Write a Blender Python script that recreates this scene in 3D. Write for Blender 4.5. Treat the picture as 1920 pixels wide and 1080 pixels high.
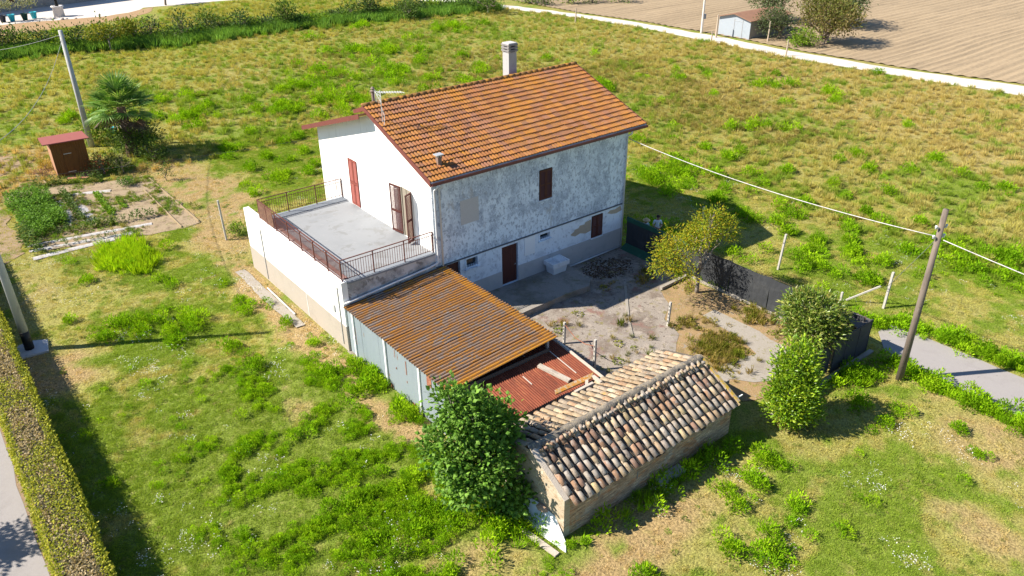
import bpy, bmesh, math, random
import numpy as np
from mathutils import Matrix, Vector

# ------------------------------------------------------------------ camera, sky, sun
sc = bpy.context.scene
for o in list(bpy.data.objects):
    bpy.data.objects.remove(o)
FPX, PITCH, ROLL, YAW = 1467.66, 0.4985, -0.00942, 0.66602
CAM = np.array([-17.3564, -27.8395, 19.3244])
_fw = np.array([math.sin(YAW)*math.cos(PITCH), math.cos(YAW)*math.cos(PITCH), -math.sin(PITCH)])
_r = np.array([math.cos(YAW), -math.sin(YAW), 0.0]); _u = np.cross(_r, _fw)
_r2 = _r*math.cos(ROLL)+_u*math.sin(ROLL); _u2 = -_r*math.sin(ROLL)+_u*math.cos(ROLL)
cam = bpy.data.objects.new('camera', bpy.data.cameras.new('camera'))
sc.collection.objects.link(cam)
cam.matrix_world = Matrix(((_r2[0], _u2[0], -_fw[0], CAM[0]), (_r2[1], _u2[1], -_fw[1], CAM[1]),
                           (_r2[2], _u2[2], -_fw[2], CAM[2]), (0, 0, 0, 1)))
cam.data.sensor_width = 36.0; cam.data.lens = FPX/1920*36.0
cam.data.clip_start = 0.5; cam.data.clip_end = 3000
sc.camera = cam

SUN_EL = math.radians(41.0)
SUN_DIR = np.array([-0.857*math.cos(SUN_EL), 0.515*math.cos(SUN_EL), math.sin(SUN_EL)])   # towards the sun
w = bpy.data.worlds.new('World'); sc.world = w; w.use_nodes = True
wn = w.node_tree.nodes; bg = wn['Background']
sky = wn.new('ShaderNodeTexSky'); sky.sky_type = 'NISHITA'; sky.sun_disc = False
sky.sun_elevation = SUN_EL; sky.sun_rotation = math.atan2(SUN_DIR[0], SUN_DIR[1])
sky.air_density = 1.0; sky.dust_density = 0.1; sky.ozone_density = 5.0
w.node_tree.links.new(sky.outputs[0], bg.inputs[0]); bg.inputs[1].default_value = 0.075
sl = bpy.data.lights.new('sun', 'SUN'); sl.energy = 5.0; sl.angle = math.radians(0.53); sl.color = (1.0, 0.92, 0.79)
so = bpy.data.objects.new('sun', sl); sc.collection.objects.link(so)
so.rotation_euler = Vector(-SUN_DIR).to_track_quat('-Z', 'Y').to_euler(); so.location = (0, 0, 60)
sc.view_settings.view_transform = 'Standard'; sc.view_settings.look = 'None'
sc.view_settings.exposure = 1.1; sc.view_settings.gamma = 1.0; sc.view_settings.use_curve_mapping = False
sc.render.engine = 'CYCLES'; sc.cycles.max_bounces = 6; sc.cycles.diffuse_bounces = 3
sc.cycles.transparent_max_bounces = 8; sc.cycles.use_denoising = True

# ------------------------------------------------------------------ pixel -> world helpers (a photo pixel gives a direction only)
def ray(px, py): return _fw + _r2*(px-960)/FPX - _u2*(py-540)/FPX
def G(px, py, z=0.0):
    d = ray(px, py); return CAM + d*((z-CAM[2])/d[2])
def GY(px, py, y):
    d = ray(px, py); return CAM + d*((y-CAM[1])/d[1])

# ------------------------------------------------------------------ scene helpers
R = np.random.RandomState(7); rnd = random.Random(11)
COL = sc.collection
def link(o, parent=None):
    COL.objects.link(o)
    if parent is not None: o.parent = parent
    return o
def tag(o, label=None, cat=None, group=None, kind=None):
    if label: o['label'] = label
    if cat: o['category'] = cat
    if group: o['group'] = group
    if kind: o['kind'] = kind
    return o
def empty(name, loc=(0, 0, 0), rz=0.0, label=None, cat=None, group=None):
    o = bpy.data.objects.new(name, None); o.location = loc; o.rotation_euler = (0, 0, rz); o.empty_display_size = 0.3
    link(o); return tag(o, label, cat, group)
def copy_tree(o, parent=None):
    c = o.copy(); link(c, parent)
    for ch in o.children: copy_tree(ch, c)
    return c

class MB:
    """collects polygons; build() links them as one mesh object"""
    def __init__(s): s.v = []; s.f = []; s.mi = []; s.a = None
    def add(s, vs, fs, m=0):
        k = len(s.v); s.v += [tuple(map(float, p)) for p in vs]; s.f += [tuple(i+k for i in f) for f in fs]; s.mi += [m]*len(fs); return s
    def box(s, x0, x1, y0, y1, z0, z1, m=0, rot=0, piv=None):
        vs = [(x, y, z) for z in (z0, z1) for (x, y) in ((x0, y0), (x1, y0), (x1, y1), (x0, y1))]
        if rot:
            px, py = piv or ((x0+x1)/2, (y0+y1)/2); c, sn = math.cos(rot), math.sin(rot)
            vs = [(px+(x-px)*c-(y-py)*sn, py+(x-px)*sn+(y-py)*c, z) for x, y, z in vs]
        return s.add(vs, [(3, 2, 1, 0), (4, 5, 6, 7), (0, 1, 5, 4), (1, 2, 6, 5), (2, 3, 7, 6), (3, 0, 4, 7)], m)
    def hexa(s, b, t, m=0):   # bottom 4 (ccw), top 4
        return s.add(list(b)+list(t), [(3, 2, 1, 0), (4, 5, 6, 7), (0, 1, 5, 4), (1, 2, 6, 5), (2, 3, 7, 6), (3, 0, 4, 7)], m)
    def prism(s, poly, z0, z1, m=0):
        n = len(poly); vs = [(x, y, z0) for x, y in poly]+[(x, y, z1) for x, y in poly]
        return s.add(vs, [tuple(range(n-1, -1, -1)), tuple(range(n, 2*n))]+[(i, (i+1) % n, n+(i+1) % n, n+i) for i in range(n)], m)
    def bar(s, a, b, w, h=None, m=0, up=(0, 0, 1)):
        h = h or w; a = Vector(a); b = Vector(b); d = (b-a).normalized(); upv = Vector(up)
        if abs(d.dot(upv)) > 0.98: upv = Vector((1, 0, 0))
        x = d.cross(upv).normalized(); y = x.cross(d).normalized()
        q = [(-w/2, -h/2), (w/2, -h/2), (w/2, h/2), (-w/2, h/2)]
        return s.hexa([a+x*i+y*j for i, j in q], [b+x*i+y*j for i, j in q], m)
    def tube(s, pts, rad, n=8, m=0, cap=True):
        pts = [Vector(p) for p in pts]; k = len(pts); rad = rad if hasattr(rad, '__len__') else [rad]*k
        vs = []; fs = []; ref = None
        for i, p in enumerate(pts):
            d = (pts[min(i+1, k-1)]-pts[max(i-1, 0)]).normalized()
            if ref is None: ref = Vector((0, 0, 1)) if abs(d.z) < .9 else Vector((1, 0, 0))
            x = d.cross(ref).normalized(); y = d.cross(x).normalized(); ref = -y if False else ref
            for j in range(n):
                a = 2*math.pi*j/n; vs.append(p+(x*math.cos(a)+y*math.sin(a))*rad[i])
        for i in range(k-1):
            for j in range(n):
                fs.append((i*n+j, i*n+(j+1) % n, (i+1)*n+(j+1) % n, (i+1)*n+j))
        if cap: fs += [tuple(range(n-1, -1, -1)), tuple(range((k-1)*n, k*n))]
        return s.add(vs, fs, m)
    def lathe(s, c, prof, n=16, m=0):
        vs = []; fs = []; k = len(prof)
        for r, z in prof:
            for j in range(n):
                a = 2*math.pi*j/n; vs.append((c[0]+r*math.cos(a), c[1]+r*math.sin(a), c[2]+z))
        for i in range(k-1):
            for j in range(n): fs.append((i*n+j, i*n+(j+1) % n, (i+1)*n+(j+1) % n, (i+1)*n+j))
        fs += [tuple(range(n-1, -1, -1)), tuple(range((k-1)*n, k*n))]
        return s.add(vs, fs, m)
    def mesh(s, name, mats, smooth=False):
        me = bpy.data.meshes.new(name); me.from_pydata(s.v, [], s.f)
        for mt in (mats if isinstance(mats, (list, tuple)) else [mats]): me.materials.append(mt)
        if any(s.mi): me.polygons.foreach_set('material_index', s.mi)
        if smooth: me.polygons.foreach_set('use_smooth', [True]*len(me.polygons))
        me.update(); return me
    def build(s, name, mats, parent=None, smooth=False, bevel=0):
        o = bpy.data.objects.new(name, s.mesh(name, mats, smooth)); link(o, parent)
        if bevel:
            b = o.modifiers.new('bevel', 'BEVEL'); b.width = bevel; b.segments = 2; b.limit_method = 'ANGLE'
        return o
def inst(name, me, parent=None, loc=(0, 0, 0), rot=(0, 0, 0), scale=(1, 1, 1)):
    o = bpy.data.objects.new(name, me); o.location = loc; o.rotation_euler = rot; o.scale = scale
    return link(o, parent)
def np_mesh(name, V, F, mats, cols=None, mi=None, fl=None, smooth=False):
    """V (n,3), F (m,k) equal-size polygons; optional per-vertex colours and float attribute"""
    me = bpy.data.meshes.new(name); V = np.asarray(V, np.float32); F = np.asarray(F, np.int32)
    me.vertices.add(len(V)); me.vertices.foreach_set('co', V.ravel())
    k = F.shape[1]; me.loops.add(F.size); me.loops.foreach_set('vertex_index', F.ravel())
    me.polygons.add(len(F)); me.polygons.foreach_set('loop_start', np.arange(0, F.size, k, dtype=np.int32))
    for mt in (mats if isinstance(mats, (list, tuple)) else [mats]): me.materials.append(mt)
    if mi is not None: me.polygons.foreach_set('material_index', np.asarray(mi, np.int32))
    me.polygons.foreach_set('use_smooth', np.full(len(F), bool(smooth)))
    if cols is not None:
        c = np.ones((len(V), 4), np.float32); c[:, :3] = cols
        me.color_attributes.new('col', 'FLOAT_COLOR', 'POINT').data.foreach_set('color', c.ravel())
    if fl is not None: me.attributes.new('rnd', 'FLOAT', 'POINT').data.foreach_set('value', np.asarray(fl, np.float32))
    me.update(calc_edges=True); return me

# value noise (numpy)
_T = R.rand(64, 64)
def vnoise(x, y):
    xi = np.floor(x).astype(int); yi = np.floor(y).astype(int); fx = x-xi; fy = y-yi
    fx = fx*fx*(3-2*fx); fy = fy*fy*(3-2*fy)
    a = _T[xi % 64, yi % 64]; b = _T[(xi+1) % 64, yi % 64]; c = _T[xi % 64, (yi+1) % 64]; d = _T[(xi+1) % 64, (yi+1) % 64]
    return (a*(1-fx)+b*fx)*(1-fy)+(c*(1-fx)+d*fx)*fy
def fbm(x, y, s, o=4, off=0.0):
    x = np.asarray(x, float)*s+off*17.3; y = np.asarray(y, float)*s+off*9.7; t = 0; a = .5; n = 0
    for i in range(o):
        t = t+a*vnoise(x+i*5.2, y+i*3.1); n += a; a *= .5
        x, y = (x*.8-y*.6)*2.03, (x*.6+y*.8)*2.03
    return t/n
def sstep(a, b, x): t = np.clip((np.asarray(x, float)-a)/(b-a), 0, 1); return t*t*(3-2*t)

# ------------------------------------------------------------------ materials
def _mix(nt, fac, a, b, mode='MIX'):
    n = nt.nodes.new('ShaderNodeMix'); n.data_type = 'RGBA'; n.blend_type = mode
    for i, v in ((0, fac), (6, a), (7, b)):
        if hasattr(v, 'is_linked'): nt.links.new(v, n.inputs[i])
        else: n.inputs[i].default_value = v if i == 0 else (*v[:3], 1)
    return n.outputs[2]
def _noise(nt, vec, scale, detail=5, rough=.6, dist=0.0):
    n = nt.nodes.new('ShaderNodeTexNoise'); n.inputs['Scale'].default_value = scale; n.inputs['Detail'].default_value = detail
    n.inputs['Roughness'].default_value = rough; n.inputs['Distortion'].default_value = dist
    nt.links.new(vec, n.inputs['Vector']); return n.outputs['Fac']
def _ss(nt, v, lo, hi, a=0.0, b=1.0):
    n = nt.nodes.new('ShaderNodeMapRange'); n.interpolation_type = 'SMOOTHSTEP'
    nt.links.new(v, n.inputs[0])
    for i, x in zip((1, 2, 3, 4), (lo, hi, a, b)): n.inputs[i].default_value = x
    return n.outputs[0]
def _math(nt, op, a, b=None):
    n = nt.nodes.new('ShaderNodeMath'); n.operation = op
    for i, v in ((0, a), (1, b)):
        if v is None: continue
        if hasattr(v, 'is_linked'): nt.links.new(v, n.inputs[i])
        else: n.inputs[i].default_value = v
    return n.outputs[0]
MATS = {}
def M(name, base, over=(), rough=.85, bump=0.0, bscale=25, rv=0.0, pal=None, coord='pos', metal=0.0, spec=.3, attr=None, stretch=(1, 1, 1), fine=0.0, fscale=40):
    """base colour; over = [(scale, lo, hi, colour, stretch)]: noise patches; rv = value change per object; pal = palette picked per object"""
    m = bpy.data.materials.new(name); m.use_nodes = True; nt = m.node_tree; L = nt.links
    bs = nt.nodes['Principled BSDF']
    if coord == 'pos': vec = nt.nodes.new('ShaderNodeNewGeometry').outputs['Position']
    else: vec = nt.nodes.new('ShaderNodeTexCoord').outputs['Object']
    col = None
    def stv(st):
        mp = nt.nodes.new('ShaderNodeMapping'); mp.inputs['Scale'].default_value = st; L.new(vec, mp.inputs['Vector']); return mp.outputs[0]
    if pal or rv:
        oi = nt.nodes.new('ShaderNodeObjectInfo').outputs['Random']
        at = nt.nodes.new('ShaderNodeAttribute'); at.attribute_name = 'rnd'
        rr = _math(nt, 'FRACT', _math(nt, 'ADD', oi, at.outputs['Fac']))
    if attr:
        at2 = nt.nodes.new('ShaderNodeAttribute'); at2.attribute_name = attr[0]; at2.attribute_type = attr[1]; col = at2.outputs['Color']
    elif pal:
        cr = nt.nodes.new('ShaderNodeValToRGB'); cr.color_ramp.interpolation = 'CONSTANT'
        while len(cr.color_ramp.elements) < len(pal): cr.color_ramp.elements.new(.5)
        for i, c in enumerate(pal): cr.color_ramp.elements[i].position = i/len(pal); cr.color_ramp.elements[i].color = (*c, 1)
        L.new(rr, cr.inputs[0]); col = cr.outputs[0]
    else:
        rg = nt.nodes.new('ShaderNodeRGB'); rg.outputs[0].default_value = (*base, 1); col = rg.outputs[0]
    if rv:
        v = _math(nt, 'FRACT', _math(nt, 'MULTIPLY', rr, 7.31))
        g = _ss(nt, v, 0, 1, 1-rv, 1+rv); cb = nt.nodes.new('ShaderNodeCombineColor')
        for i in range(3): L.new(g, cb.inputs[i])
        col = _mix(nt, 1.0, col, cb.outputs[0], 'MULTIPLY')
    for ov in over:
        s, lo, hi, c = ov[:4]; st = ov[4] if len(ov) > 4 else (1, 1, 1)
        f = _ss(nt, _noise(nt, stv(st), s, 6, .65, .3), lo, hi)
        if len(ov) > 5: f = _math(nt, 'MULTIPLY', f, ov[5])
        col = _mix(nt, f, col, c)
    if fine:
        f = _ss(nt, _noise(nt, stv(stretch), fscale, 4, .7), .25, .75, 1-fine, 1+fine); cb = nt.nodes.new('ShaderNodeCombineColor')
        for i in range(3): L.new(f, cb.inputs[i])
        col = _mix(nt, 1.0, col, cb.outputs[0], 'MULTIPLY')
    L.new(col, bs.inputs['Base Color']); bs.inputs['Roughness'].default_value = rough; bs.inputs['Metallic'].default_value = metal
    bs.inputs['Specular IOR Level'].default_value = spec
    if bump:
        bn = nt.nodes.new('ShaderNodeBump'); bn.inputs['Strength'].default_value = 1.0; bn.inputs['Distance'].default_value = bump
        L.new(_noise(nt, stv(stretch), bscale, 6, .65), bn.inputs['Height']); L.new(bn.outputs[0], bs.inputs['Normal'])
    MATS[name] = m; return m
def leafmat(name, attr='col', typ='GEOMETRY', trans=.35, gloss=.04, rough=.5):
    m = bpy.data.materials.new(name); m.use_nodes = True; nt = m.node_tree; L = nt.links; nt.nodes.clear()
    at = nt.nodes.new('ShaderNodeAttribute'); at.attribute_name = attr; at.attribute_type = typ
    col = at.outputs['Color']
    if typ == 'INSTANCER':
        a2 = nt.nodes.new('ShaderNodeAttribute'); a2.attribute_name = 'col'; col = _mix(nt, 1.0, col, a2.outputs['Color'], 'MULTIPLY')
    d = nt.nodes.new('ShaderNodeBsdfDiffuse'); t = nt.nodes.new('ShaderNodeBsdfTranslucent'); g = nt.nodes.new('ShaderNodeBsdfGlossy')
    g.inputs['Roughness'].default_value = rough; g.inputs['Color'].default_value = (1, 1, 1, 1)
    tc = _mix(nt, 1.0, col, (1.25, 1.2, .6), 'MULTIPLY')
    L.new(col, d.inputs['Color']); L.new(tc, t.inputs['Color'])
    m1 = nt.nodes.new('ShaderNodeMixShader'); m1.inputs[0].default_value = trans; L.new(d.outputs[0], m1.inputs[1]); L.new(t.outputs[0], m1.inputs[2])
    m2 = nt.nodes.new('ShaderNodeMixShader'); m2.inputs[0].default_value = gloss; L.new(m1.outputs[0], m2.inputs[1]); L.new(g.outputs[0], m2.inputs[2])
    o = nt.nodes.new('ShaderNodeOutputMaterial'); L.new(m2.outputs[0], o.inputs[0]); MATS[name] = m; return m
LEAF = leafmat('leaf', gloss=.01); LEAF_GLOSSY = leafmat('glossy_leaf', gloss=.025, rough=.4, trans=.3); TUFT = leafmat('tuft', 'tint', 'INSTANCER', trans=.4, gloss=.0)
BARK = M('bark', (.16, .12, .09), [(9, .4, .7, (.26, .22, .18))], bump=.02, bscale=20)
GREYBARK = M('grey_bark', (.28, .24, .20), [(9, .4, .7, (.16, .13, .10))], bump=.02, bscale=20)
# ------------------------------------------------------------------ ground: one sheet with real colour zones (soil, straw, grass)
# palette (linear albedo)
C_GREEN = np.array((.098, .180, .016)); C_LIME = np.array((.235, .243, .042)); C_STRAW = np.array((.265, .200, .075))
C_SOIL = np.array((.320, .220, .110)); C_GOLD = np.array((.300, .245, .095)); C_REDW = np.array((.165, .130, .042)); C_DKG = np.array((.055, .095, .012))
def W2(px, py): return G(px, py)[:2]
# (pixel on the ground, radius x, radius y in metres, weight)
LUSH = [(150, 780, 4, 7, .5), (330, 900, 5, 6, .55), (300, 620, 4, 4, .35), (240, 480, 1.6, 2.2, .9), (500, 760, 4, 4, .45), (700, 850, 4, 4, .6), (620, 960, 5, 4, .55), (520, 1040, 4, 3, .5),
        (790, 1000, 4, 3, .5), (1700, 930, 3.6, 2.6, .85), (1600, 1000, 2, 1.4, .4), (1440, 900, 1.2, 1.2, .5), (1400, 1010, 1.4, 1.2, .6), (1250, 900, 3, 1, .45),
        (1250, 330, 4, 4, .55), (1430, 370, 5, 4, .5), (1560, 520, 2.5, 5, .6), (1650, 480, 4, 4, .4), (1870, 500, 4, 3, .75), (1760, 350, 5, 4, .45), (1500, 230, 6, 5, .35),
        (650, 150, 8, 8, .55), (480, 190, 7, 7, .5), (520, 280, 5, 6, .55), (740, 90, 9, 8, .5), (880, 60, 10, 8, .4), (1100, 190, 8, 7, .35), (560, 330, 4, 5, .45), (420, 330, 4, 4, .3), (330, 200, 6, 7, .35), (1000, 200, 6, 6, .4),
        (40, 230, 5, 8, .45), (200, 190, 5, 8, .3)]
DRY = [(95, 690, 2.6, 3.2, 1.15), (60, 560, 2.2, 5, .6), (190, 560, 3, 3, .35), (430, 470, 2, 3, .6), (570, 650, 1.6, 2.5, .6), (720, 770, 1, 2, .8), (1150, 1030, 5, 1.8, .9), (1300, 950, 4, 1.2, .7), (1350, 1000, 2, 2, .5), (1850, 830, 3, 3, .75), (1750, 730, 2, 1.6, .6),
       (1840, 1000, 1.6, 2.6, .8), (900, 1060, 4, 1.4, .6), (1700, 600, 1.2, 2, .4), (1250, 300, 2, 2, .5), (1500, 330, 2.5, 2, .35), (1420, 440, 3, 1.2, .4), (430, 400, 3, 4, .8), (330, 370, 4.5, 5, .95), (20, 320, 4, 6, .95), (420, 450, 2.5, 3.5, .9), (300, 320, 3.5, 4, .8), (60, 300, 4, 5, .8), (380, 350, 3, 4, .7), (120, 300, 3, 3, .7), (100, 230, 4, 6, .45)]
GOLD = [(1700, 210, 15, 10, 1.1), (1850, 250, 11, 11, 1.1), (1500, 150, 12, 9, 1.0), (1330, 110, 10, 9, .7), (1200, 80, 9, 8, .6), (1650, 290, 7, 6, .5), (100, 200, 5, 8, .5), (180, 140, 8, 8, .35), (420, 130, 8, 8, .4)]
REDW = [(1330, 210, 9, 6, .9), (1130, 140, 10, 6, .75), (900, 120, 10, 7, .6), (1500, 260, 8, 5, .6), (640, 110, 9, 6, .5), (1660, 330, 8, 4, .45), (1250, 160, 8, 6, .7), (1830, 420, 5, 3, .25), (480, 200, 6, 5, .35), (700, 60, 10, 6, .35)]
LIMEZ = [(60, 160, 12, 16, .8), (250, 130, 12, 14, .7), (500, 100, 10, 10, .5), (1880, 520, 3, 3, .8), (240, 470, 1.8, 2.3, 1.0), (600, 20, 14, 20, .8), (450, 15, 14, 20, .8), (350, 50, 10, 10, .5)]
def blob(lst, x, y, wob):
    t = np.zeros_like(x)
    for px, py, rx, ry, a in lst:
        c = W2(px, py); d = np.sqrt(((x-c[0])/rx)**2+((y-c[1])/ry)**2)+wob
        t = np.maximum(t, a*(1-sstep(.35, 1.25, d)))
    return t
def zones(x, y):
    x = np.asarray(x, float); y = np.asarray(y, float)
    n1 = fbm(x, y, .16, 4, 1); n2 = fbm(x, y, .55, 4, 2); n3 = fbm(x, y, 1.6, 3, 3)
    wob = (n1-.5)*1.1+(n2-.5)*.9
    lush = .27-.05*(x > 16)+.18*(x < 4)*(y < 18)+blob(LUSH, x, y, wob)*.75; dry = blob(DRY, x, y, wob); gold = blob(GOLD, x, y, wob); red = blob(REDW, x, y, wob*1.6); lime = blob(LIMEZ, x, y, wob)
    lush = lush*(1-.75*dry)*(1-.6*gold)
    # worn strip along terrace and shed wall, dry edge by the barn
    strip = (1-sstep(.4, 1.5, np.abs(x+5.75)+(n2-.5)*1.2))*(sstep(-8.5, -6.5, y))*(1-sstep(11, 15, y))
    wz = (1-sstep(.6, 1.25, np.hypot((x+9.0)/5.2, (y+8.0)/9.0)+(n1-.5)))      # weedy part of the lawn with bare gaps
    dry = np.maximum(dry, wz*sstep(.52, .66, fbm(x, y, 1.1, 3, 41))*.8)
    dry = np.maximum(dry, strip*.95); lush = lush*(1-.85*strip)
    g = np.clip(lush+(n2-.5)*1.5+(n3-.5)*1.25, 0, 1)
    return dict(lush=lush, dry=dry, gold=gold, red=red, lime=lime, g=g, n1=n1, n2=n2, n3=n3)
def zcol(z):
    n = z['n3'][:, None]; k = np.array((.262, .245, .070)); c = k*(.86+.28*n)*np.ones((len(z['g']), 3))
    c = c+(C_GOLD-c)*(z['gold']*.85)[:, None]
    c = c+(C_SOIL-c)*(sstep(.30, .85, z['dry']+(z['n2']-.5)*.8)*.9)[:, None]
    c = c+(C_LIME-c)*(z['lime']*.75)[:, None]
    gm = sstep(.22, .62, z['g'])[:, None]
    c = c+((C_GREEN*.68+C_LIME*.32)-c)*gm*.92
    rm = sstep(.25, .8, z['red']*.9+(z['n2']-.5)*.7)[:, None]
    c = c+(C_REDW-c)*rm*.3
    return c
xs = np.concatenate([-22-np.cumsum(np.geomspace(.4, 60, 28))[::-1], np.arange(-22, 34, .32), 34+np.cumsum(np.geomspace(.4, 1.6, 60)), 34+49+np.cumsum(np.geomspace(2, 90, 26))])
ys = np.concatenate([-26-np.cumsum(np.geomspace(.4, 60, 26))[::-1], np.arange(-26, 40, .32), 40+np.cumsum(np.geomspace(.4, 1.6, 76)), 40+66+np.cumsum(np.geomspace(2, 90, 24))])
xs = np.unique(np.round(xs, 3)); ys = np.unique(np.round(ys, 3))
gx, gy = np.meshgrid(xs, ys); gx = gx.ravel(); gy = gy.ravel()
Z = zones(gx, gy); gc = zcol(Z)
nx, ny = len(xs), len(ys)
ii = (np.arange(ny-1)[:, None]*nx+np.arange(nx-1)[None, :]).ravel()
gF = np.stack([ii, ii+1, ii+nx+1, ii+nx], 1)
gz = (Z['n3']-.5)*.05+(Z['n2']-.5)*.06
gz = np.minimum(gz-.01, 0)
MG = M('meadow_ground', (0, 0, 0), [(1.1, .50, .68, (.17, .19, .03), (1, 1, 1), .35), (2.6, .52, .68, (.33, .26, .12), (1, 1, 1), .35), (5.5, .60, .78, (.30, .24, .09), (1, 1, 1), .28), (7.0, .56, .72, (.085, .14, .016), (1, 1, 1), .42)], attr=('col', 'GEOMETRY'), rough=.95, bump=.07, bscale=9, fine=.55, fscale=13, spec=.1)
go = bpy.data.objects.new('ground', np_mesh('ground', np.stack([gx, gy, gz], 1), gF, MG, cols=gc)); link(go); tag(go, kind='structure')
def sheet(name, pts, z, mat, thick=.0, sub=None):
    m = MB()
    if thick: m.prism(pts, z-thick, z)
    else: m.add([(x, y, z) for x, y in pts], [tuple(range(len(pts)))])
    o = m.build(name, mat); return tag(o, kind='structure')
def wobble(pts, amp, step, seed=0):
    """resample a closed outline and make it uneven"""
    rr = np.random.RandomState(seed); out = []
    for i in range(len(pts)):
        a = np.array(pts[i][:2], float); b = np.array(pts[(i+1) % len(pts)][:2], float); n = max(1, int(np.linalg.norm(b-a)/step))
        for k in range(n):
            p = a+(b-a)*k/n+rr.uniform(-amp, amp, 2); out.append(tuple(p))
    return out
ROADM = M('road_concrete', (.285, .265, .26), [(1.2, .5, .75, (.25, .23, .225)), (6, .62, .75, (.32, .30, .29)), (.5, .6, .8, (.31, .28, .255)), (3.5, .66, .72, (.17, .16, .15))], rough=.9, bump=.008, bscale=60, fine=.1, fscale=50)
tag(sheet('side_road', wobble([(15.1, -14.0), (16.3, -14.0), (16.35, -17), (16.4, -40), (12.9, -40), (13.35, -21), (13.55, -17.4), (13.9, -15.0)], .05, .8, 2), .012, ROADM))
tag(sheet('lane', wobble([(-18.15, -40), (-18.12, 60), (-22.6, 60), (-22.6, -40)], .06, 1.2, 3), .012, ROADM))
VERGE = M('verge_soil', (.24, .165, .10), [(3, .5, .7, (.20, .19, .06)), (9, .55, .7, (.30, .22, .13))], bump=.03, bscale=14, fine=.2)
tag(sheet('verge', wobble([(-16.5, -40), (-16.5, 36), (-18.6, 36), (-18.6, -40)], .1, .7, 4), .006, VERGE))
GRAV = M('white_gravel', (.56, .51, .46), [(.7, .5, .75, (.46, .41, .35)), (14, .55, .7, (.62, .58, .53))], rough=.95, bump=.01, bscale=40, fine=.12)
rd = [(50, 92), (58.6, 69.2), (61.4, 56), (62.2, 47.5), (61.9, 33), (61.6, 22.5), (62.6, 10), (64.05, -.8), (68, -40), (72.4, -40), (67.8, .6), (65.6, 11), (64.7, 24.6), (65.1, 35.5), (64.6, 49.7), (63.6, 57), (61.0, 69.8), (53, 93)]
tag(sheet('gravel_road', wobble(rd, .22, 1.6, 5), .014, GRAV))
grass_mid = M('road_grass_strip', (.34, .30, .14), [(2, .4, .7, (.20, .24, .05))], fine=.3, bump=.02)
# ploughed field with real furrows running along x
def ploughed():
    yy = np.arange(-45, 135, .28); xx = np.concatenate([np.arange(64, 130, 2.2), np.arange(130, 330, 10)])
    X, Y = np.meshgrid(xx, yy); ph = Y*2*math.pi/1.12+fbm(X, Y, .05, 2, 5)*6
    amp = .055*(.3+1.3*fbm(X*.25, Y*1.3, .35, 3, 6))
    Zf = .09+np.sin(ph)*amp+(fbm(X, Y, .9, 3, 7)-.5)*.07
    edge = np.where(Y > 90, 60, np.interp(Y, [-45, -40, .6, 11, 24.6, 35.5, 49.7, 57, 69.8, 90], [73, 73, 68.6, 66.4, 65.6, 66.0, 65.5, 64.5, 62.0, 58]))+(fbm(X*0, Y, .5, 2, 8)-.5)*.8
    X2 = np.maximum(X, edge); 
    V = np.stack([X2, Y, Zf], -1).reshape(-1, 3); n = len(xx)
    i = (np.arange(len(yy)-1)[:, None]*n+np.arange(n-1)[None]).ravel(); F = np.stack([i, i+1, i+n+1, i+n], 1)
    c = np.array((.32, .240, .150))*(.86+.28*fbm(V[:, 0]*.15, V[:, 1]*2.2, .5, 3, 9))[:, None]*(1+.12*(fbm(V[:, 0], V[:, 1], .06, 3, 4)-.5))[:, None]
    m = M('tilled_soil', (0, 0, 0), [(.9, .52, .72, (.185, .14, .09), (.12, 1.6, 1), .75), (3, .6, .8, (.32, .25, .17), (.15, 1, 1), .4)], attr=('col', 'GEOMETRY'), rough=.95, bump=.05, bscale=3, fine=.12, fscale=3)
    o = bpy.data.objects.new('ploughed_field', np_mesh('ploughed_field', V, F, m, cols=c)); link(o); tag(o, kind='structure')
ploughed()
# yard far behind, gravel and bare soil
tag(sheet('far_yard', wobble([(-60, 103.5), (-2.9, 104.9), (3.6, 104), (10, 102.5), (14, 104), (17, 107), (29, 105.5), (45, 101), (60, 96), (60, 99.5), (46, 105), (33, 110), (30, 118), (32, 190), (-60, 190)], .3, 2, 6), .016, GRAV))
tag(sheet('bare_field_margin', wobble([(-60, 92.5), (-5, 95.4), (4, 97.0), (12, 98), (16, 101.5), (18, 106.5), (13, 104.5), (9, 103), (2, 104.6), (-60, 104)], .3, 1.5, 7), .010, M('orange_soil', (.33, .21, .11), [(.8, .5, .7, (.28, .20, .10)), (4, .6, .7, (.23, .20, .06))], bump=.03, fine=.2)))

# courtyard
CONC = M('courtyard_concrete', (.265, .230, .198), [(.55, .47, .62, (.175, .140, .115)), (1.5, .53, .64, (.32, .275, .235)), (2.2, .55, .66, (.19, .165, .07)), (.9, .56, .66, (.21, .125, .105)), (5, .55, .66, (.115, .09, .075)), (9, .60, .70, (.36, .33, .29)), (24, .58, .68, (.10, .08, .07))], rough=.92, bump=.02, bscale=18, fine=.2, fscale=30)
cy = wobble([(-5.0, -.05), (13.0, -.05), (12.4, -2.8), (12.3, -4.75), (10.3, -4.95), (9.5, -6.3), (8.3, -7.0), (7.7, -8.4), (6.2, -9.4), (5.4, -11.2), (3.9, -11.6), (-4.0, -11.5)], .12, .7, 8)
cyo = sheet('courtyard', cy, .03, CONC)
BED = M('bed_soil', (.29, .195, .10), [(1.3, .48, .64, (.21, .15, .075)), (4, .54, .66, (.20, .18, .04)), (9, .56, .68, (.36, .27, .165)), (3, .58, .68, (.26, .23, .19))], bump=.03, bscale=16, fine=.2)
tag(sheet('dry_bed', wobble([(10.3, -5.05), (12.4, -4.95), (12.5, -14.2), (8.2, -14.1), (6.2, -13.6), (4.6, -12.4), (5.3, -11.0), (6.2, -9.2), (7.8, -8.3), (8.4, -6.9), (9.4, -6.2)], .1, .6, 9), .02, BED))
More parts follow.
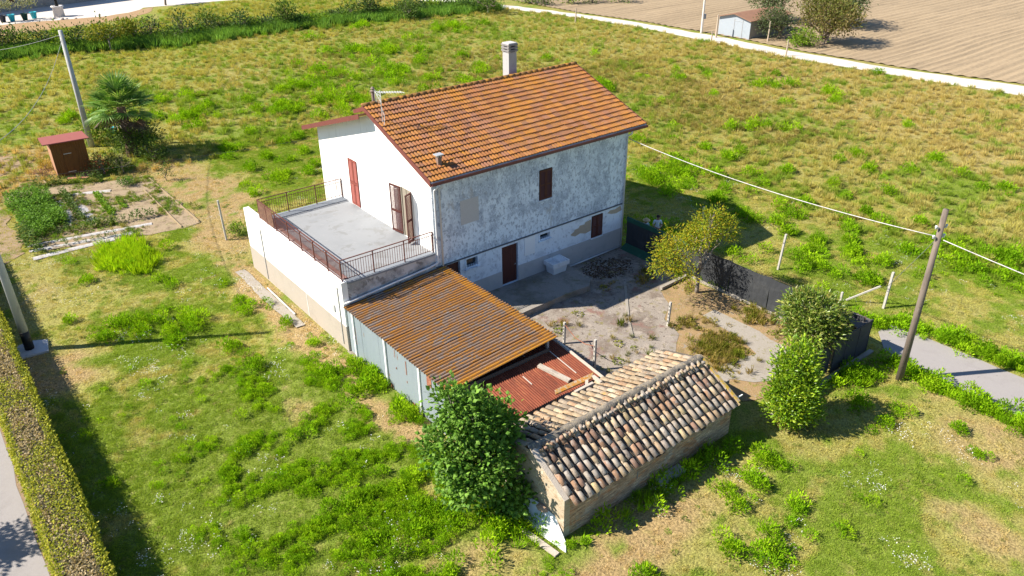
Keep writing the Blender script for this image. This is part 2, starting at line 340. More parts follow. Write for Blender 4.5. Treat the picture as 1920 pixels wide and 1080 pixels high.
PATHM = M('path_concrete', (.30, .27, .235), [(1, .5, .7, (.24, .21, .175)), (5, .56, .68, (.21, .19, .10)), (12, .58, .7, (.36, .33, .29))], bump=.015, fine=.15)
sheet('concrete_path', wobble([(9.9, -7.9), (10.8, -8.0), (10.9, -10), (10.6, -12.0), (10.3, -13.9), (8.4, -13.6), (7.2, -12.9), (6.3, -11.6), (7.4, -11.3), (9.2, -11.7), (9.7, -10.2)], .08, .6, 10), .036, PATHM)
# raised pavement along the house with its step
PLAT = M('pavement_concrete', (.27, .245, .22), [(.6, .47, .65, (.17, .155, .125)), (2.4, .55, .7, (.16, .15, .08)), (6, .6, .72, (.36, .33, .3))], bump=.015, bscale=20, fine=.18)
pv = MB().prism(wobble([(-.1, -.004), (8.1, -.004), (8.0, -2.2), (7.4, -2.72), (5.8, -2.66), (2.8, -2.74), (-.1, -2.72)], .03, .9, 11), -.05, .36); tag(pv.build('pavement', PLAT), kind='structure')
k1 = MB(); k1.bar((10.34, -4.93, .10), (12.4, -4.86, .10), .16, .16); tag(k1.build('kerb_stone', PATHM), 'low pale concrete kerb on courtyard edge beside yellow tree', 'kerb')
k2 = MB(); k2.bar((9.5, -3.2, .045), (6.95, -5.9, .045), .14, .05); k2.bar((6.95, -5.9, .045), (5.9, -7.2, .045), .12, .05); tag(k2.build('drain_strip', PATHM), 'narrow pale concrete strip crossing the courtyard diagonally', 'kerb')
sheet('wall_footpath', wobble([(-5.35, 3.4), (-5.35, 10.9), (-5.85, 10.9), (-5.95, 6.5), (-5.8, 3.4)], .05, .5, 16), .03, PATHM)
tag(MB().tube([(-5.28, 8.0, .06), (-5.32, 4.6, .05)], .045, 8).build('ground_pipe', M('pale_pipe', (.50, .47, .42))), 'pale pipe lying along the foot of the terrace wall', 'pipe')
# ------------------------------------------------------------------ house
HX0, HX1, HY0, HY1 = 0.0, 12.46, 0.0, 11.19
FL = 3.42            # terrace floor height
EZ, EY = 7.08, -.32  # roof surface at front eave
RY, RZ = 5.36, 9.25  # roof surface at ridge
SLP = (RZ-EZ)/(RY-EY)
house = empty('farmhouse', (0, 0, 0), 0, 'two storey white plastered farmhouse with orange tiled roof and terrace', 'house')
PLASTER = M('old_plaster_shade_blue', (.70, .78, .86),  # white plaster; blue of the sky-lit shade put into wall and stain colours
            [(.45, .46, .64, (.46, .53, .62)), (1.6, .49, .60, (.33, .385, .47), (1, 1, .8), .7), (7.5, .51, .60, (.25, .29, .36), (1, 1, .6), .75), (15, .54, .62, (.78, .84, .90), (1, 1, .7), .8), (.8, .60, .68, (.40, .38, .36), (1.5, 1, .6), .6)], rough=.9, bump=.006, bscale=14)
PLASTER2 = M('lower_plaster_shade_blue', (.72, .79, .87), [(1.3, .50, .64, (.56, .62, .70)), (5, .55, .64, (.38, .42, .48), (1, 1, .7), .7)], rough=.9, bump=.006, bscale=14)  # lower wall, white plaster with the same shade blue in its colour
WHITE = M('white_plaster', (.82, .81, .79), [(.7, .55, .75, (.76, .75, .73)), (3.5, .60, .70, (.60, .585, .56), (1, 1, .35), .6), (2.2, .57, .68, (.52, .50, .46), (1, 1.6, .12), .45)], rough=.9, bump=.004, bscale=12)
SOFFIT = M('soffit', (.62, .62, .62), fine=.05)
PLINTH = M('grey_plinth', (.45, .45, .46), [(1.2, .5, .7, (.38, .385, .40)), (6, .6, .7, (.50, .49, .49))], bump=.004, fine=.06)
BEIGE = M('beige_plinth', (.37, .325, .275), [(1.0, .5, .7, (.33, .29, .245)), (5, .6, .72, (.40, .36, .32))], bump=.004, fine=.06)
BROWN = M('brown_paint', (.085, .026, .020), [(6, .5, .7, (.060, .020, .016), (1, 1, .3))], rough=.55, fine=.12)
REDSH = M('red_shutter_paint', (.24, .065, .050), [(7, .5, .7, (.19, .05, .04), (1, 1, .3))], rough=.6)
FASC = M('fascia_metal', (.155, .050, .042), [(4, .5, .7, (.12, .042, .036))], rough=.5)
DARK = M('dark_opening', (.012, .012, .013), rough=.6)
GLASS = M('window_glass', (.03, .035, .04), rough=.08, spec=.6)
PIPE = M('white_pipe', (.62, .64, .66), [(3, .55, .7, (.50, .52, .55))], rough=.5)
GALV = M('galvanised', (.50, .52, .54), [(4, .5, .7, (.42, .43, .45))], rough=.45, metal=.4)
CONCP = M('post_concrete', (.42, .40, .37), [(6, .5, .7, (.32, .30, .27))], bump=.008, bscale=30, fine=.15)

# walls (front wall in its storeys, gable walls up to the roof underside)
def roofz(y): return EZ+(y-EY)*SLP
t = .30
SZ = 2.69
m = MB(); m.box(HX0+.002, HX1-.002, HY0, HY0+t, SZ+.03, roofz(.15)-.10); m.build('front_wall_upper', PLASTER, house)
# lower front wall with real openings
ops = [(.45, 1.38, .36, 2.62), (1.73, 2.40, 2.12, 2.57), (3.90, 4.93, .36, 2.53), (6.36, 7.02, 2.24, 2.52), (10.05, 10.82, 1.27, 2.50)]
def wall_open(mb, x0, x1, z0, z1, ops, y0, y1):
    cx = sorted({x0, x1, *[a for o in ops for a in o[:2]]})
    for a, b in zip(cx[:-1], cx[1:]):
        zz = [z0]
        for o in sorted(ops, key=lambda q: q[2]):
            if o[0] <= a+1e-6 and o[1] >= b-1e-6: zz += [o[2], o[3]]
        zz.append(z1)
        for k in range(0, len(zz), 2):
            if zz[k+1]-zz[k] > 1e-4: mb.box(a, b, y0, y1, zz[k], zz[k+1])
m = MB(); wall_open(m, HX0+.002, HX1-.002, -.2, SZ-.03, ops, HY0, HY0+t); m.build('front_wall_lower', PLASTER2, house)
UP = (6.32, 7.11, 4.44, 5.97)
m = MB(); m.box(HX0+.01, HX1-.01, -.05, .05, SZ-.03, SZ+.03); m.build('string_course', M('dark_band', (.10, .11, .13), fine=.2), house)
m = MB(); [m.box(a, b, -.022, -.001, -.2, 1.22) for a, b in ((0, .45), (1.38, 3.90), (4.93, 12.46))]; m.build('plinth', PLINTH, house)
def gable(x0, x1, mat, name):
    ys_ = [HY0+.001, RY-.05, RY+.02, HY1]; zt = [roofz(0)-.16, roofz(RY)-.2, 8.98-.314*.38-.14, 8.98-.314*(HY1-5.0)-.14]
    P0 = [(x0, HY0+.001, -.2), (x0, HY1, -.2)]+[(x0, a, b) for a, b in zip(ys_[::-1], zt[::-1])]
    P1 = [(x1, y, z) for _, y, z in P0]; n = len(P0)
    mm = MB().add(P0+P1, [tuple(range(n-1, -1, -1)), tuple(range(n, 2*n))]+[(i, (i+1) % n, n+(i+1) % n, n+i) for i in range(n)])
    return mm.build(name, mat, house)
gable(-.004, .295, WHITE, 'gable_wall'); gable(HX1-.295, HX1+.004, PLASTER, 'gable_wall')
MB().box(.3, HX1-.3, HY1-.3, HY1-.002, -.2, 6.85).build('rear_wall', WHITE, house)
MB().box(.3, HX1-.3, .32, HY1-.32, 2.6, 2.85).build('floor_slab', SOFFIT, house)
# plaster patches and panel
MB().box(1.52, 2.56, -.012, .0, 4.42, 5.63).build('plaster_patch', M('grey_patch', (.48, .47, .465), fine=.1, bump=.004), house)
MB().box(5.34, 6.03, -.03, .0, 1.62, 2.63).build('meter_panel', M('white_panel', (.80, .82, .84), rough=.5), house)
bare = M('bare_render', (.42, .35, .27), [(5, .5, .7, (.36, .31, .25))], bump=.008)
def yprism(poly, y0, y1, name, mat, parent):
    n = len(poly); vs = [(x, y0, z) for x, z in poly]+[(x, y1, z) for x, z in poly]
    return MB().add(vs, [tuple(range(n)), tuple(range(2*n-1, n-1, -1))]+[(i, n+i, n+(i+1) % n, (i+1) % n) for i in range(n)]).build(name, mat, parent)
yprism([(8.5, 1.88), (8.75, 2.0), (8.8, 2.1), (9.1, 2.12), (9.15, 2.24), (9.5, 2.22), (9.55, 2.33), (9.98, 2.38), (10.0, 1.72), (9.6, 1.66), (9.2, 1.78), (8.85, 1.70), (8.6, 1.80)][::-1], -.006, .0, 'bare_plaster', bare, house)
yprism([(11.2, 2.40), (11.4, 2.52), (11.8, 2.48), (12.2, 2.60), (12.3, 2.3), (11.9, 2.22), (11.5, 2.28)][::-1], -.006, .0, 'bare_plaster', bare, house)
# doors, windows, shutters
d = MB().box(3.92, 4.91, .13, .19, .37, 2.51).build('door', BROWN, house)
for k in range(8): MB().box(3.93+k*.122, 3.93+k*.122+.112, .10, .129, .40, 2.49).build('plank', BROWN, d)
MB().tube([(4.82, .09, 1.35), (4.82, .04, 1.35), (4.72, .04, 1.35)], .014, 6).build('handle', GALV, d)
MB().box(.47, 1.36, .16, .22, .37, 2.60).build('door', BROWN, house)
for (a, b, c, e) in ((1.73, 2.40, 2.12, 2.57), (6.36, 7.02, 2.24, 2.52)):
    wd = MB().box(a+.02, b-.02, .2, .23, c+.02, e-.02).build('window', GLASS, house)
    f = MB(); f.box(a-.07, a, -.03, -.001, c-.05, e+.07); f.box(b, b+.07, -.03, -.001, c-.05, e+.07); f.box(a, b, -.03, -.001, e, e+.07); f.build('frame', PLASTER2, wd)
    g_ = MB(); [g_.box(a+(b-a)*k/5-.007, a+(b-a)*k/5+.007, .03, .045, c, e) for k in range(1, 5)]; g_.build('grille', DARK, wd)
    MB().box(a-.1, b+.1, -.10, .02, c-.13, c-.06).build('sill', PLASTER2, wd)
def shutter_pair(x0, x1, z0, z1, y, mat, parent):
    wd = MB().box(x0-.03, x1+.03, y+.0, y+.012, z0-.03, z1+.03).build('window', DARK, parent)
    mid = (x0+x1)/2
    for a, b in ((x0, mid-.008), (mid+.008, x1)):
        s = MB(); s.box(a, a+.06, y-.045, y-.001, z0, z1); s.box(b-.06, b, y-.045, y-.001, z0, z1)
        for zz in (z0, (z0+z1)/2-.04, z1-.08): s.box(a+.06, b-.06, y-.045, y-.001, zz, zz+.08)
        n = int((z1-z0-.2)/.05)
        for k in range(n):
            zz = z0+.09+k*(z1-z0-.17)/n
            if abs(zz-(z0+z1)/2) < .05: continue
            s.add([(a+.06, y-.04, zz), (b-.06, y-.04, zz), (b-.06, y-.012, zz+.04), (a+.06, y-.012, zz+.04)], [(0, 1, 2, 3)])
        s.build('shutter', mat, wd)
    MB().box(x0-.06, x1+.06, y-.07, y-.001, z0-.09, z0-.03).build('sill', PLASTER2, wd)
shutter_pair(*UP, -.001, BROWN, house); shutter_pair(10.05, 10.82, 1.27, 2.50, -.001, BROWN, house)
# gable doors onto the terrace (x = 0 plane, facing -x)
def xbox(mb, y0, y1, z0, z1, xo, xi): return mb.box(xo, xi, y0, y1, z0, z1)
rd_ = xbox(MB(), 6.96, 7.86, FL+.05, 5.98, -.02, -.006).build('terrace_door', DARK, house)
for a, b in ((6.97, 7.40), (7.42, 7.85)):
    s = MB(); xbox(s, a, a+.06, FL+.06, 5.97, -.055, -.021); xbox(s, b-.06, b, FL+.06, 5.97, -.055, -.021)
    for zz in (FL+.06, 4.65, 5.88): xbox(s, a+.06, b-.06, zz, zz+.09, -.055, -.021)
    s.build('shutter', REDSH, rd_)
    for k in range(40):
        zz = FL+.18+k*(5.86-FL-.18)/40
        if 4.60 < zz < 4.74: continue
        MB().add([(-.05, a+.06, zz), (-.05, b-.06, zz), (-.026, b-.06, zz+.045), (-.026, a+.06, zz+.045)], [(3, 2, 1, 0)]).build('slat', REDSH, rd_)
od = xbox(MB(), 1.74, 2.62, FL+.05, 5.95, -.012, -.006).build('terrace_door', M('cream_door', (.27, .235, .185), [(5, .5, .7, (.23, .20, .155))], rough=.6), house)
s = MB(); xbox(s, 2.16, 2.20, FL+.05, 5.95, -.03, -.012); xbox(s, 1.74, 1.80, FL+.05, 5.95, -.05, -.012); xbox(s, 2.56, 2.62, FL+.05, 5.95, -.05, -.012); s.build('door_frame', MATS['cream_door'], od)
def open_shutter(hy, ang, w_, parent):
    c, sn = math.cos(ang), math.sin(ang)      # leaf swings from hinge at y = hy; direction along (-sin, cos)
    def P(u, z, d_=0): return (-.05-abs(sn)*u+c*d_*0-.0, hy+c*u+0*d_, z)
    fr = MB()
    for u0, u1 in ((0, .06), (w_-.06, w_)): fr.bar(P((u0+u1)/2, FL+.08), P((u0+u1)/2, 5.93), .06, .04)
    for zz in (FL+.12, 4.62, 5.89): fr.bar(P(.0, zz), P(w_, zz), .04, .09)
    so_ = fr.build('shutter', BROWN, parent)
    for k in range(36):
        zz = FL+.2+k*(5.84-FL-.2)/36
        MB().bar(P(.05, zz), P(w_-.05, zz), .035, .018).build('slat', BROWN, so_)
open_shutter(2.66, math.radians(9), .80, od); open_shutter(1.72, math.radians(180-66), .46, od)
# cable on the gable
cb = MB(); cb.tube([(-.03, 9.65, 3.6), (-.03, 9.66, 5.0), (-.03, 9.65, 6.12), (-.03, 7, 6.10), (-.03, 4, 6.12), (-.03, 1.5, 6.14), (-.03, -.03, 6.16)], .013, 5); cb.build('wall_cable', M('cable_grey', (.35, .34, .33)), house)

# roof deck, tiles
RX0, RX1 = -.20, 13.46
dk = MB(); dk.hexa([(RX0, EY, EZ-.22), (RX1, EY, EZ-.22), (RX1, RY, RZ-.14), (RX0, RY, RZ-.14)], [(RX0, EY, EZ-.05), (RX1, EY, EZ-.05), (RX1, RY, RZ-.04), (RX0, RY, RZ-.04)]); roof = dk.build('roof', SOFFIT, house)
MB().hexa([(RX0+.02, RY, RZ-.26), (RX1-.02, RY, RZ-.26), (RX1-.02, RY+1.0, RZ-.60), (RX0+.02, RY+1.0, RZ-.60)], [(RX0+.02, RY+.002, RZ-.05), (RX1-.02, RY+.002, RZ-.05), (RX1-.02, RY+1.0, RZ-.42), (RX0+.02, RY+1.0, RZ-.42)]).build('rear_cap_roof', FASC, house)
rr0 = MB(); rr0.hexa([(-.60, 5.0, 8.88), (RX1, 5.0, 8.88), (RX1, 11.75, 6.76), (-.60, 11.75, 6.76)], [(-.60, 5.0, 8.98), (RX1, 5.0, 8.98), (RX1, 11.75, 6.86), (-.60, 11.75, 6.86)]); rr0.build('rear_roof', M('rear_roof_tiles', (.34, .17, .08), [(3, .5, .7, (.25, .12, .07))], fine=.2), house)
vb = MB(); vb.hexa([(-.63, 5.0, 8.76), (-.602, 5.0, 8.76), (-.602, 11.78, 6.64), (-.63, 11.78, 6.64)], [(-.63, 5.0, 9.0), (-.602, 5.0, 9.0), (-.602, 11.78, 6.88), (-.63, 11.78, 6.88)]); vb.build('rear_verge_board', FASC, house)
for xo, nm in ((RX0-.03, 'verge_board'), (RX1+.001, 'verge_board')):
    MB().hexa([(xo, EY, EZ-.25), (xo+.03, EY, EZ-.25), (xo+.03, RY, RZ-.19), (xo, RY, RZ-.19)], [(xo, EY, EZ+.025), (xo+.03, EY, EZ+.025), (xo+.03, RY, RZ+.03), (xo, RY, RZ+.03)]).build(nm, FASC, house)
gt = MB()
gp = [(EY-.14, EZ-.06), (EY-.15, EZ-.16), (EY-.10, EZ-.21), (EY-.02, EZ-.21), (EY-.001, EZ-.10), (EY-.02, EZ-.10), (EY-.035, EZ-.185), (EY-.09, EZ-.185), (EY-.125, EZ-.15), (EY-.12, EZ-.06)]
n = len(gp); gt.add([(RX0, y, z) for y, z in gp]+[(RX1, y, z) for y, z in gp], [tuple(range(n)), tuple(range(2*n-1, n-1, -1))]+[(i, n+i, n+(i+1) % n, (i+1) % n) for i in range(n)]); gt.build('gutter', FASC, house)
def downpipe(x, z0, extra=None):
    pts = [(x, EY-.07, EZ-.19), (x, EY-.07, EZ-.32), (x, -.09, EZ-.55), (x, -.09, z0)]+(extra or [])
    MB().tube(pts, .045, 10).build('downpipe', PIPE, house, smooth=True)
downpipe(.10, 3.05, [(.05, -.10, 2.95), (-.4, -.12, 2.88), (-4.9, -.13, 2.53)]); downpipe(.36, 2.70); downpipe(12.32, .12)
MB().tube([(12.2, -.10, .12), (8.3, -.13, .09)], .04, 8).build('ground_pipe', PIPE, house, smooth=True)

ROOFT = M('roof_tile_clay', (.4, .15, .04), [(.5, .52, .66, (.36, .15, .012), (1, 1, 1), .55), (4, .54, .65, (.35, .15, .012), (1, 1, 1), .75), (2.5, .58, .68, (.20, .12, .075), (1, 1, 1), .6), (11, .60, .70, (.12, .06, .03), (1, 1, 1), .6), (17, .62, .70, (.34, .22, .12), (1, 1, 1), .5)], pal=[(.29, .118, .040), (.26, .108, .045), (.31, .13, .034), (.25, .115, .06), (.28, .125, .045), (.23, .105, .06)], rv=.13, rough=.85, bump=.006, bscale=30)
NCOL, NROW = 38, 17
sl_len = math.hypot(RY-EY, RZ-EZ); TW = (RX1-RX0-.04)/NCOL; TE = sl_len/NROW
al = math.atan2(RZ-EZ, RY-EY)
def tile_arrays():
    u = np.linspace(0, TW*1.02, 11); h = .042*np.clip(np.cos((u/TW*2-.5)*2*np.pi)*.5+.62, 0.08, 1.0)
    L_ = TE*1.12
    top0 = np.stack([u, np.zeros(11), h+.050], 1); top1 = np.stack([u, np.full(11, L_), h-.008], 1); lip = np.stack([u, np.full(11, .012), h-.015], 1)
    V = np.concatenate([top0, top1, lip, top0]); F = [(i, i+1, 12+i, 11+i) for i in range(10)]+[(22+i, 23+i, 34+i, 33+i) for i in range(10)]
    return V, np.array(F)
tV, tF = tile_arrays(); tile_me = np_mesh('roof_tile', tV, tF, ROOFT, smooth=True)
cells = [(r, c) for r in range(NROW) for c in range(NCOL)]
def tilepos(r, c): return (RX0+.02+c*TW, EY-.03+r*TE*math.cos(al), EZ-.03+r*TE*math.sin(al))
cells.sort(key=lambda rc: np.linalg.norm(np.array(tilepos(*rc))-CAM))
bigV = []; bigF = []; bigR = []
ca, sa = math.cos(al), math.sin(al)
for k, (r, c) in enumerate(cells):
    p = tilepos(r, c); jr = rnd.uniform(-.012, .012); js = rnd.uniform(-.022, .022)
    if k < 300: inst('roof_tile', tile_me, roof, (p[0], p[1]+js, p[2]), (al+jr, 0, rnd.uniform(-.008, .008)))
    else:
        V = tV.copy(); y = V[:, 1]*ca-V[:, 2]*sa; z = V[:, 1]*sa+V[:, 2]*ca; o = len(bigV)*44
        bigV.append(np.stack([V[:, 0]+p[0], y+p[1]+js, z+p[2]], 1)); bigF.append(tF+o); bigR.append(np.full(44, rnd.random()))
o = bpy.data.objects.new('roof_tile_rest', np_mesh('roof_tile_rest', np.concatenate(bigV), np.concatenate(bigF), ROOFT, smooth=True, fl=np.concatenate(bigR))); link(o, roof); tag(o, kind='stuff')
RIDGET = M('ridge_tile_clay', (.20, .10, .035), [(3, .45, .62, (.36, .17, .025)), (9, .55, .68, (.085, .06, .035))], rv=.2, bump=.02, bscale=18)
for k in range(34):
    x = RX0+k*(RX1-RX0)/34; m = MB(); L_ = (RX1-RX0)/34*1.1
    vs = []; 
    for i, (xx, rr_) in enumerate(((0, .135), (L_, .115))):
        for j in range(7):
            a = math.pi*(j/6); vs.append((xx, math.cos(a)*rr_, math.sin(a)*rr_*.8))
    m.add(vs, [(j, j+1, 8+j, 7+j) for j in range(6)]+[tuple(range(6, -1, -1)), tuple(range(7, 14))])
    if k == 0: rme = m.mesh('ridge_tile', RIDGET, True)
    inst('ridge_tile', rme, roof, (x, RY+rnd.uniform(-.01, .01), RZ+.0+rnd.uniform(-.006, .006)), (0, 0, rnd.uniform(-.02, .02)))
# chimney (rear side), flue, roof vent
CH = M('chimney_plaster', (.36, .36, .365), [(3, .5, .7, (.29, .29, .30))], bump=.005)
ch = MB().box(9.32, 9.86, 6.2, 6.74, 8.4, 10.25).build('chimney', CH, house)
for k in range(3):
    MB().box(9.26, 9.92, 6.14, 6.80, 10.30+k*.15, 10.38+k*.15).build('cap_slab', M('cap_concrete%d' % k, (.22, .21, .21), fine=.2), ch)
    q = MB(); [q.box(9.30+i*.44, 9.44+i*.44, 6.18+j*.44, 6.32+j*.44, 10.24+k*.15, 10.30+k*.15) for i in (0, 1) for j in (0, 1)]; q.build('cap_foot', CONCP, ch)
MB().box(9.30, 9.88, 6.18, 6.76, 10.68, 10.74).build('cap_top', M('cap_pale', (.45, .44, .43)), ch)
fl_ = MB(); fl_.tube([(1.0, 6.4, 8.6), (1.0, 6.4, 9.5)], .085, 10); fl_.lathe((1.0, 6.4, 9.5), [(.085, 0), (.14, .02), (.14, .06), (.07, .10), (.07, .14), (.12, .16), (.02, .26)], 10); fl_.build('flue', M('flue_clay', (.20, .15, .13), [(6, .5, .7, (.30, .26, .24))]), house)
vy, vx = .58, .86; vz = roofz(vy)
vt = MB(); vt.box(vx-.10, vx+.10, vy-.10, vy+.10, vz-.05, vz+.34); v_ = vt.build('roof_vent', M('vent_clay', (.22, .15, .12), fine=.2), house)
MB().box(vx-.19, vx+.19, vy-.17, vy+.17, vz+.42, vz+.46).build('vent_cap', GALV, v_)
q = MB(); [q.box(vx-.10+i*.14, vx-.05+i*.14, vy-.1+j*.14, vy-.05+j*.14, vz+.34, vz+.42) for i in (0, 1) for j in (0, 1)]; q.build('vent_leg', GALV, v_)
# aerial on the roof
ax_, ay_ = .06, 3.95; az = roofz(ay_)
an = empty('television_aerial', (ax_, ay_, az), 0, 'thin whitish aerial mast with combs on the orange roof edge', 'aerial')
AL = M('aluminium', (.72, .72, .72), rough=.4, metal=.2)
MB().tube([(0, 0, -.1), (0, .02, 1.5)], .016, 6).build('mast', AL, an)
b_ = MB(); b_.bar((-.1, .02, 1.42), (1.0, -.25, 1.30), .025); [b_.bar((-.1+1.1*k/9, .02-.27*k/9-.22, 1.42-.12*k/9), (-.1+1.1*k/9, .02-.27*k/9+.22, 1.42-.12*k/9), .016) for k in range(10)]; b_.build('comb', AL, an)
b_ = MB(); b_.bar((-.14, -.25, 1.02), (-.14, .25, 1.42), .016); b_.bar((-.14, -.3, 1.3), (-.1, .3, 1.35), .016); [b_.bar((-.14, -.28+.14*k, .95), (-.14, -.28+.14*k, 1.5), .012) for k in range(5)]; b_.build('grid', AL, an)
b_ = MB(); b_.tube([(0, .0, .7), (.03, -.15, .35), (-.1, -.3, .0), (-.2, -.35, -.25), (-.22, -.3, -.6)], .012, 5); b_.build('lead', AL, an)

# ------------------------------------------------------------------ terrace (part of the house)
TX, TY0, TY1, TYW = -4.82, 0.0, 9.05, 10.91
tw = MB(); tw.box(TX, TX+.28, TY0+.002, TYW, 1.30, FL+.06); tw.build('terrace_wall', WHITE, house)
MB().box(TX-.012, TX+.28, TY0+.002, TYW, -.2, 1.298).build('terrace_plinth', BEIGE, house)
FR = M('damp_plaster', (.50, .51, .52), [(.8, .42, .62, (.28, .285, .29)), (3, .50, .64, (.19, .19, .19)), (8, .6, .7, (.62, .62, .63))], bump=.006)
MB().box(TX+.28, -.006, TY0+.004, TY0+.28, -.2, FL-.06).build('terrace_front_wall', FR, house)
MB().box(TX+.28, -.006, TY1-.3, TY1, -.2, FL-.06).build('terrace_back_wall', WHITE, house)
FLOORM = M('terrace_floor', (.245, .255, .27), [(.5, .45, .7, (.215, .225, .24)), (1.1, .52, .60, (.205, .21, .215)), (2.5, .58, .70, (.27, .275, .285)), (1.2, .68, .76, (.26, .235, .20), (1, 1, 1), .5)], rough=.8, fine=.04)
MB().box(TX+.28, -.006, TY0+.28, TY1-.3, FL-.22, FL).build('terrace_slab', FLOORM, house)
COP = M('grey_coping', (.20, .22, .25), [(3, .5, .7, (.17, .19, .22))], rough=.8)
MB().box(TX+.30, -.008, TY0-.05, TY0+.30, FL-.058, FL+.03).build('coping', COP, house)
MB().box(TX+.30, -.008, TY1-.55, TY1+.04, FL-.058, FL+.035).build('coping', COP, house)
PINK = M('pink_skirting', (.30, .17, .15), [(4, .5, .7, (.26, .16, .14))])
MB().box(TX+.30, TX+.46, TY0+.302, TY1-.552, FL+.002, FL+.10).build('skirting', PINK, house)
MB().box(TX+.47, TX+.53, TY0+.302, TY1-.552, FL+.002, FL+.012).build('floor_channel', M('channel_blue', (.25, .30, .34)), house)
st = M('rain_streak', (.42, .42, .42), [(6, .45, .6, (.62, .62, .61), (1, 3, .2))], rough=.9)
m = MB(); m.tube([(TX-.03, 8.88, FL-.5), (TX-.03, 8.88, .1)], .028, 8); m.tube([(TX-.03, .42, FL-.3), (TX-.03, .42, .25)], .028, 8); m.build('wall_pipe', M('grey_pipe', (.50, .48, .46)), house)
MB().box(TX-.006, TX-.0, 3.97, 4.07, 1.32, 3.15).build('rain_stain', st, house)
MB().box(TX-.02, TX-.013, 3.98, 4.06, .05, 1.28).build('rain_stain', st, house)
MB().box(TX-.05, TX-.0, .90, 1.14, 1.66, 2.02).build('meter_box', M('meter_grey', (.40, .40, .40)), house)
# railing
RAIL = M('rail_paint', (.115, .038, .030), [(8, .5, .7, (.17, .075, .05))], rough=.6)
rail = empty('railing', (0, 0, 0)); rail.parent = house
rx = TX+.12; RT = FL+1.08
m = MB(); m.bar((rx, .10, RT), (rx, 8.98, RT), .05, .03); m.build('top_rail', RAIL, rail)
m = MB(); m.bar((rx, .10, RT), (-.01, .10, RT), .05, .03); m.build('top_rail', RAIL, rail)
m = MB(); m.bar((rx, 8.98, RT), (-.01, 8.98, RT), .05, .03); m.build('top_rail', RAIL, rail)
for zz in (FL+.16, RT-.17):
    m = MB(); m.bar((rx, .10, zz), (rx, 8.98, zz), .025); m.build('lower_rail', RAIL, rail)
    for yy in (.10, 8.98): m = MB(); m.bar((rx, yy, zz), (-.01, yy, zz), .022); m.build('lower_rail', RAIL, rail)
pm = MB().box(-.022, .022, -.022, .022, 0, RT-FL-.015).mesh('post', RAIL)
for y in (.10, 1.4, 2.73, 4.07, 5.47, 6.92, 8.0, 8.98): inst('post', pm, rail, (rx, y, FL+.03))
for yy in (.10, 8.98):
    for x in (-3.13, -1.55, -.03): inst('post', pm, rail, (x, yy, FL+.03))
bm_ = MB().box(-.008, .008, -.008, .008, 0, RT-FL-.26).mesh('bar', RAIL); bw = MB().box(-.006, .006, -.017, .017, 0, RT-FL-.24).mesh('bar', RAIL)
for k in range(74): inst('bar', bw, rail, (rx, .21+k*.1185, FL+.12))
for yy in (.10, 8.98):
    for k in range(38): inst('bar', bm_, rail, (rx+.12+k*.1215, yy, FL+.12+.02*(k % 2)))
m = MB(); m.box(rx-.012, rx-.004, 7.2, 8.96, FL+.1, RT-.05); m.build('rail_screen', M('brown_screen', (.11, .055, .04), [(9, .4, .6, (.17, .09, .06))]), rail)
# ------------------------------------------------------------------ lean-to shed with corrugated fibre-cement roof
shed = empty('corrugated_shed', (-2.2, -4, 0), 0, 'long open shed with lichen covered corrugated roof below the terrace', 'shed')
shed_inv = Matrix.Translation((2.2, 4, 0))
def under(o, parent): o.parent = parent; o.matrix_parent_inverse = parent.matrix_world.inverted() if parent.matrix_world != Matrix() else Matrix.Translation(-Vector(parent.location)); return o
def B(mb, name, mat, parent, smooth=False):      # build in world coordinates, then parent to an Empty placed elsewhere
    o = mb.build(name, mat, None, smooth); o.parent = parent; o.matrix_parent_inverse = Matrix.Translation(-Vector(parent.location)); return o
def bI(name, me, parent, loc, rot=(0, 0, 0), sc_=(1, 1, 1)):
    o = inst(name, me, None, loc, rot, sc_); o.parent = parent; o.matrix_parent_inverse = Matrix.Translation(-Vector(parent.location)); return o
ETER = M('lichen_fibre_cement', (.25, .205, .18), [(2.2, .42, .64, (.19, .145, .12), (.4, 3.5, 1)), (7, .54, .66, (.32, .285, .255), (.35, 3, 1), .8), (.6, .42, .60, (.33, .155, .05), (1, 1, 1), .55), (1.4, .46, .58, (.38, .155, .02), (.7, 2.5, 1), .8), (6, .50, .59, (.42, .175, .015), (.6, 2, 1), .9), (20, .60, .68, (.36, .17, .05), (.6, 1.5, 1), .8), (15, .64, .72, (.50, .45, .38), (.7, 1, 1), .6)], rough=.92, bump=.008, bscale=30, rv=.1)
def trough_dark(m, lo, hi, c, amt):  # mixes in a darker colour towards the bottom of each corrugation
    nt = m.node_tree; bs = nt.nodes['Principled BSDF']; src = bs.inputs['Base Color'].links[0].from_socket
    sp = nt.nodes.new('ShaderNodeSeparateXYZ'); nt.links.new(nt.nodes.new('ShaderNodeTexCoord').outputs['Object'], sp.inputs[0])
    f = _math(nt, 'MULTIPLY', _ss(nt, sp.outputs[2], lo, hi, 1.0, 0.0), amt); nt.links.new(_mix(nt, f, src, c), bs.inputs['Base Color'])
trough_dark(ETER, -.024, .014, (.05, .035, .028), .85)
ORANGE = M('orange_lichen_edge', (.47, .20, .018), [(5, .48, .62, (.24, .15, .09), (.6, 2, 1), .8), (14, .55, .68, (.52, .26, .03)), (9, .62, .7, (.18, .12, .08))], rough=.92, bump=.008, bscale=30)
SX0, SX1, SZ0, SZ1, SY0, SY1 = -4.88, .40, 2.36, 2.66, -8.12, .0
PIT = .177
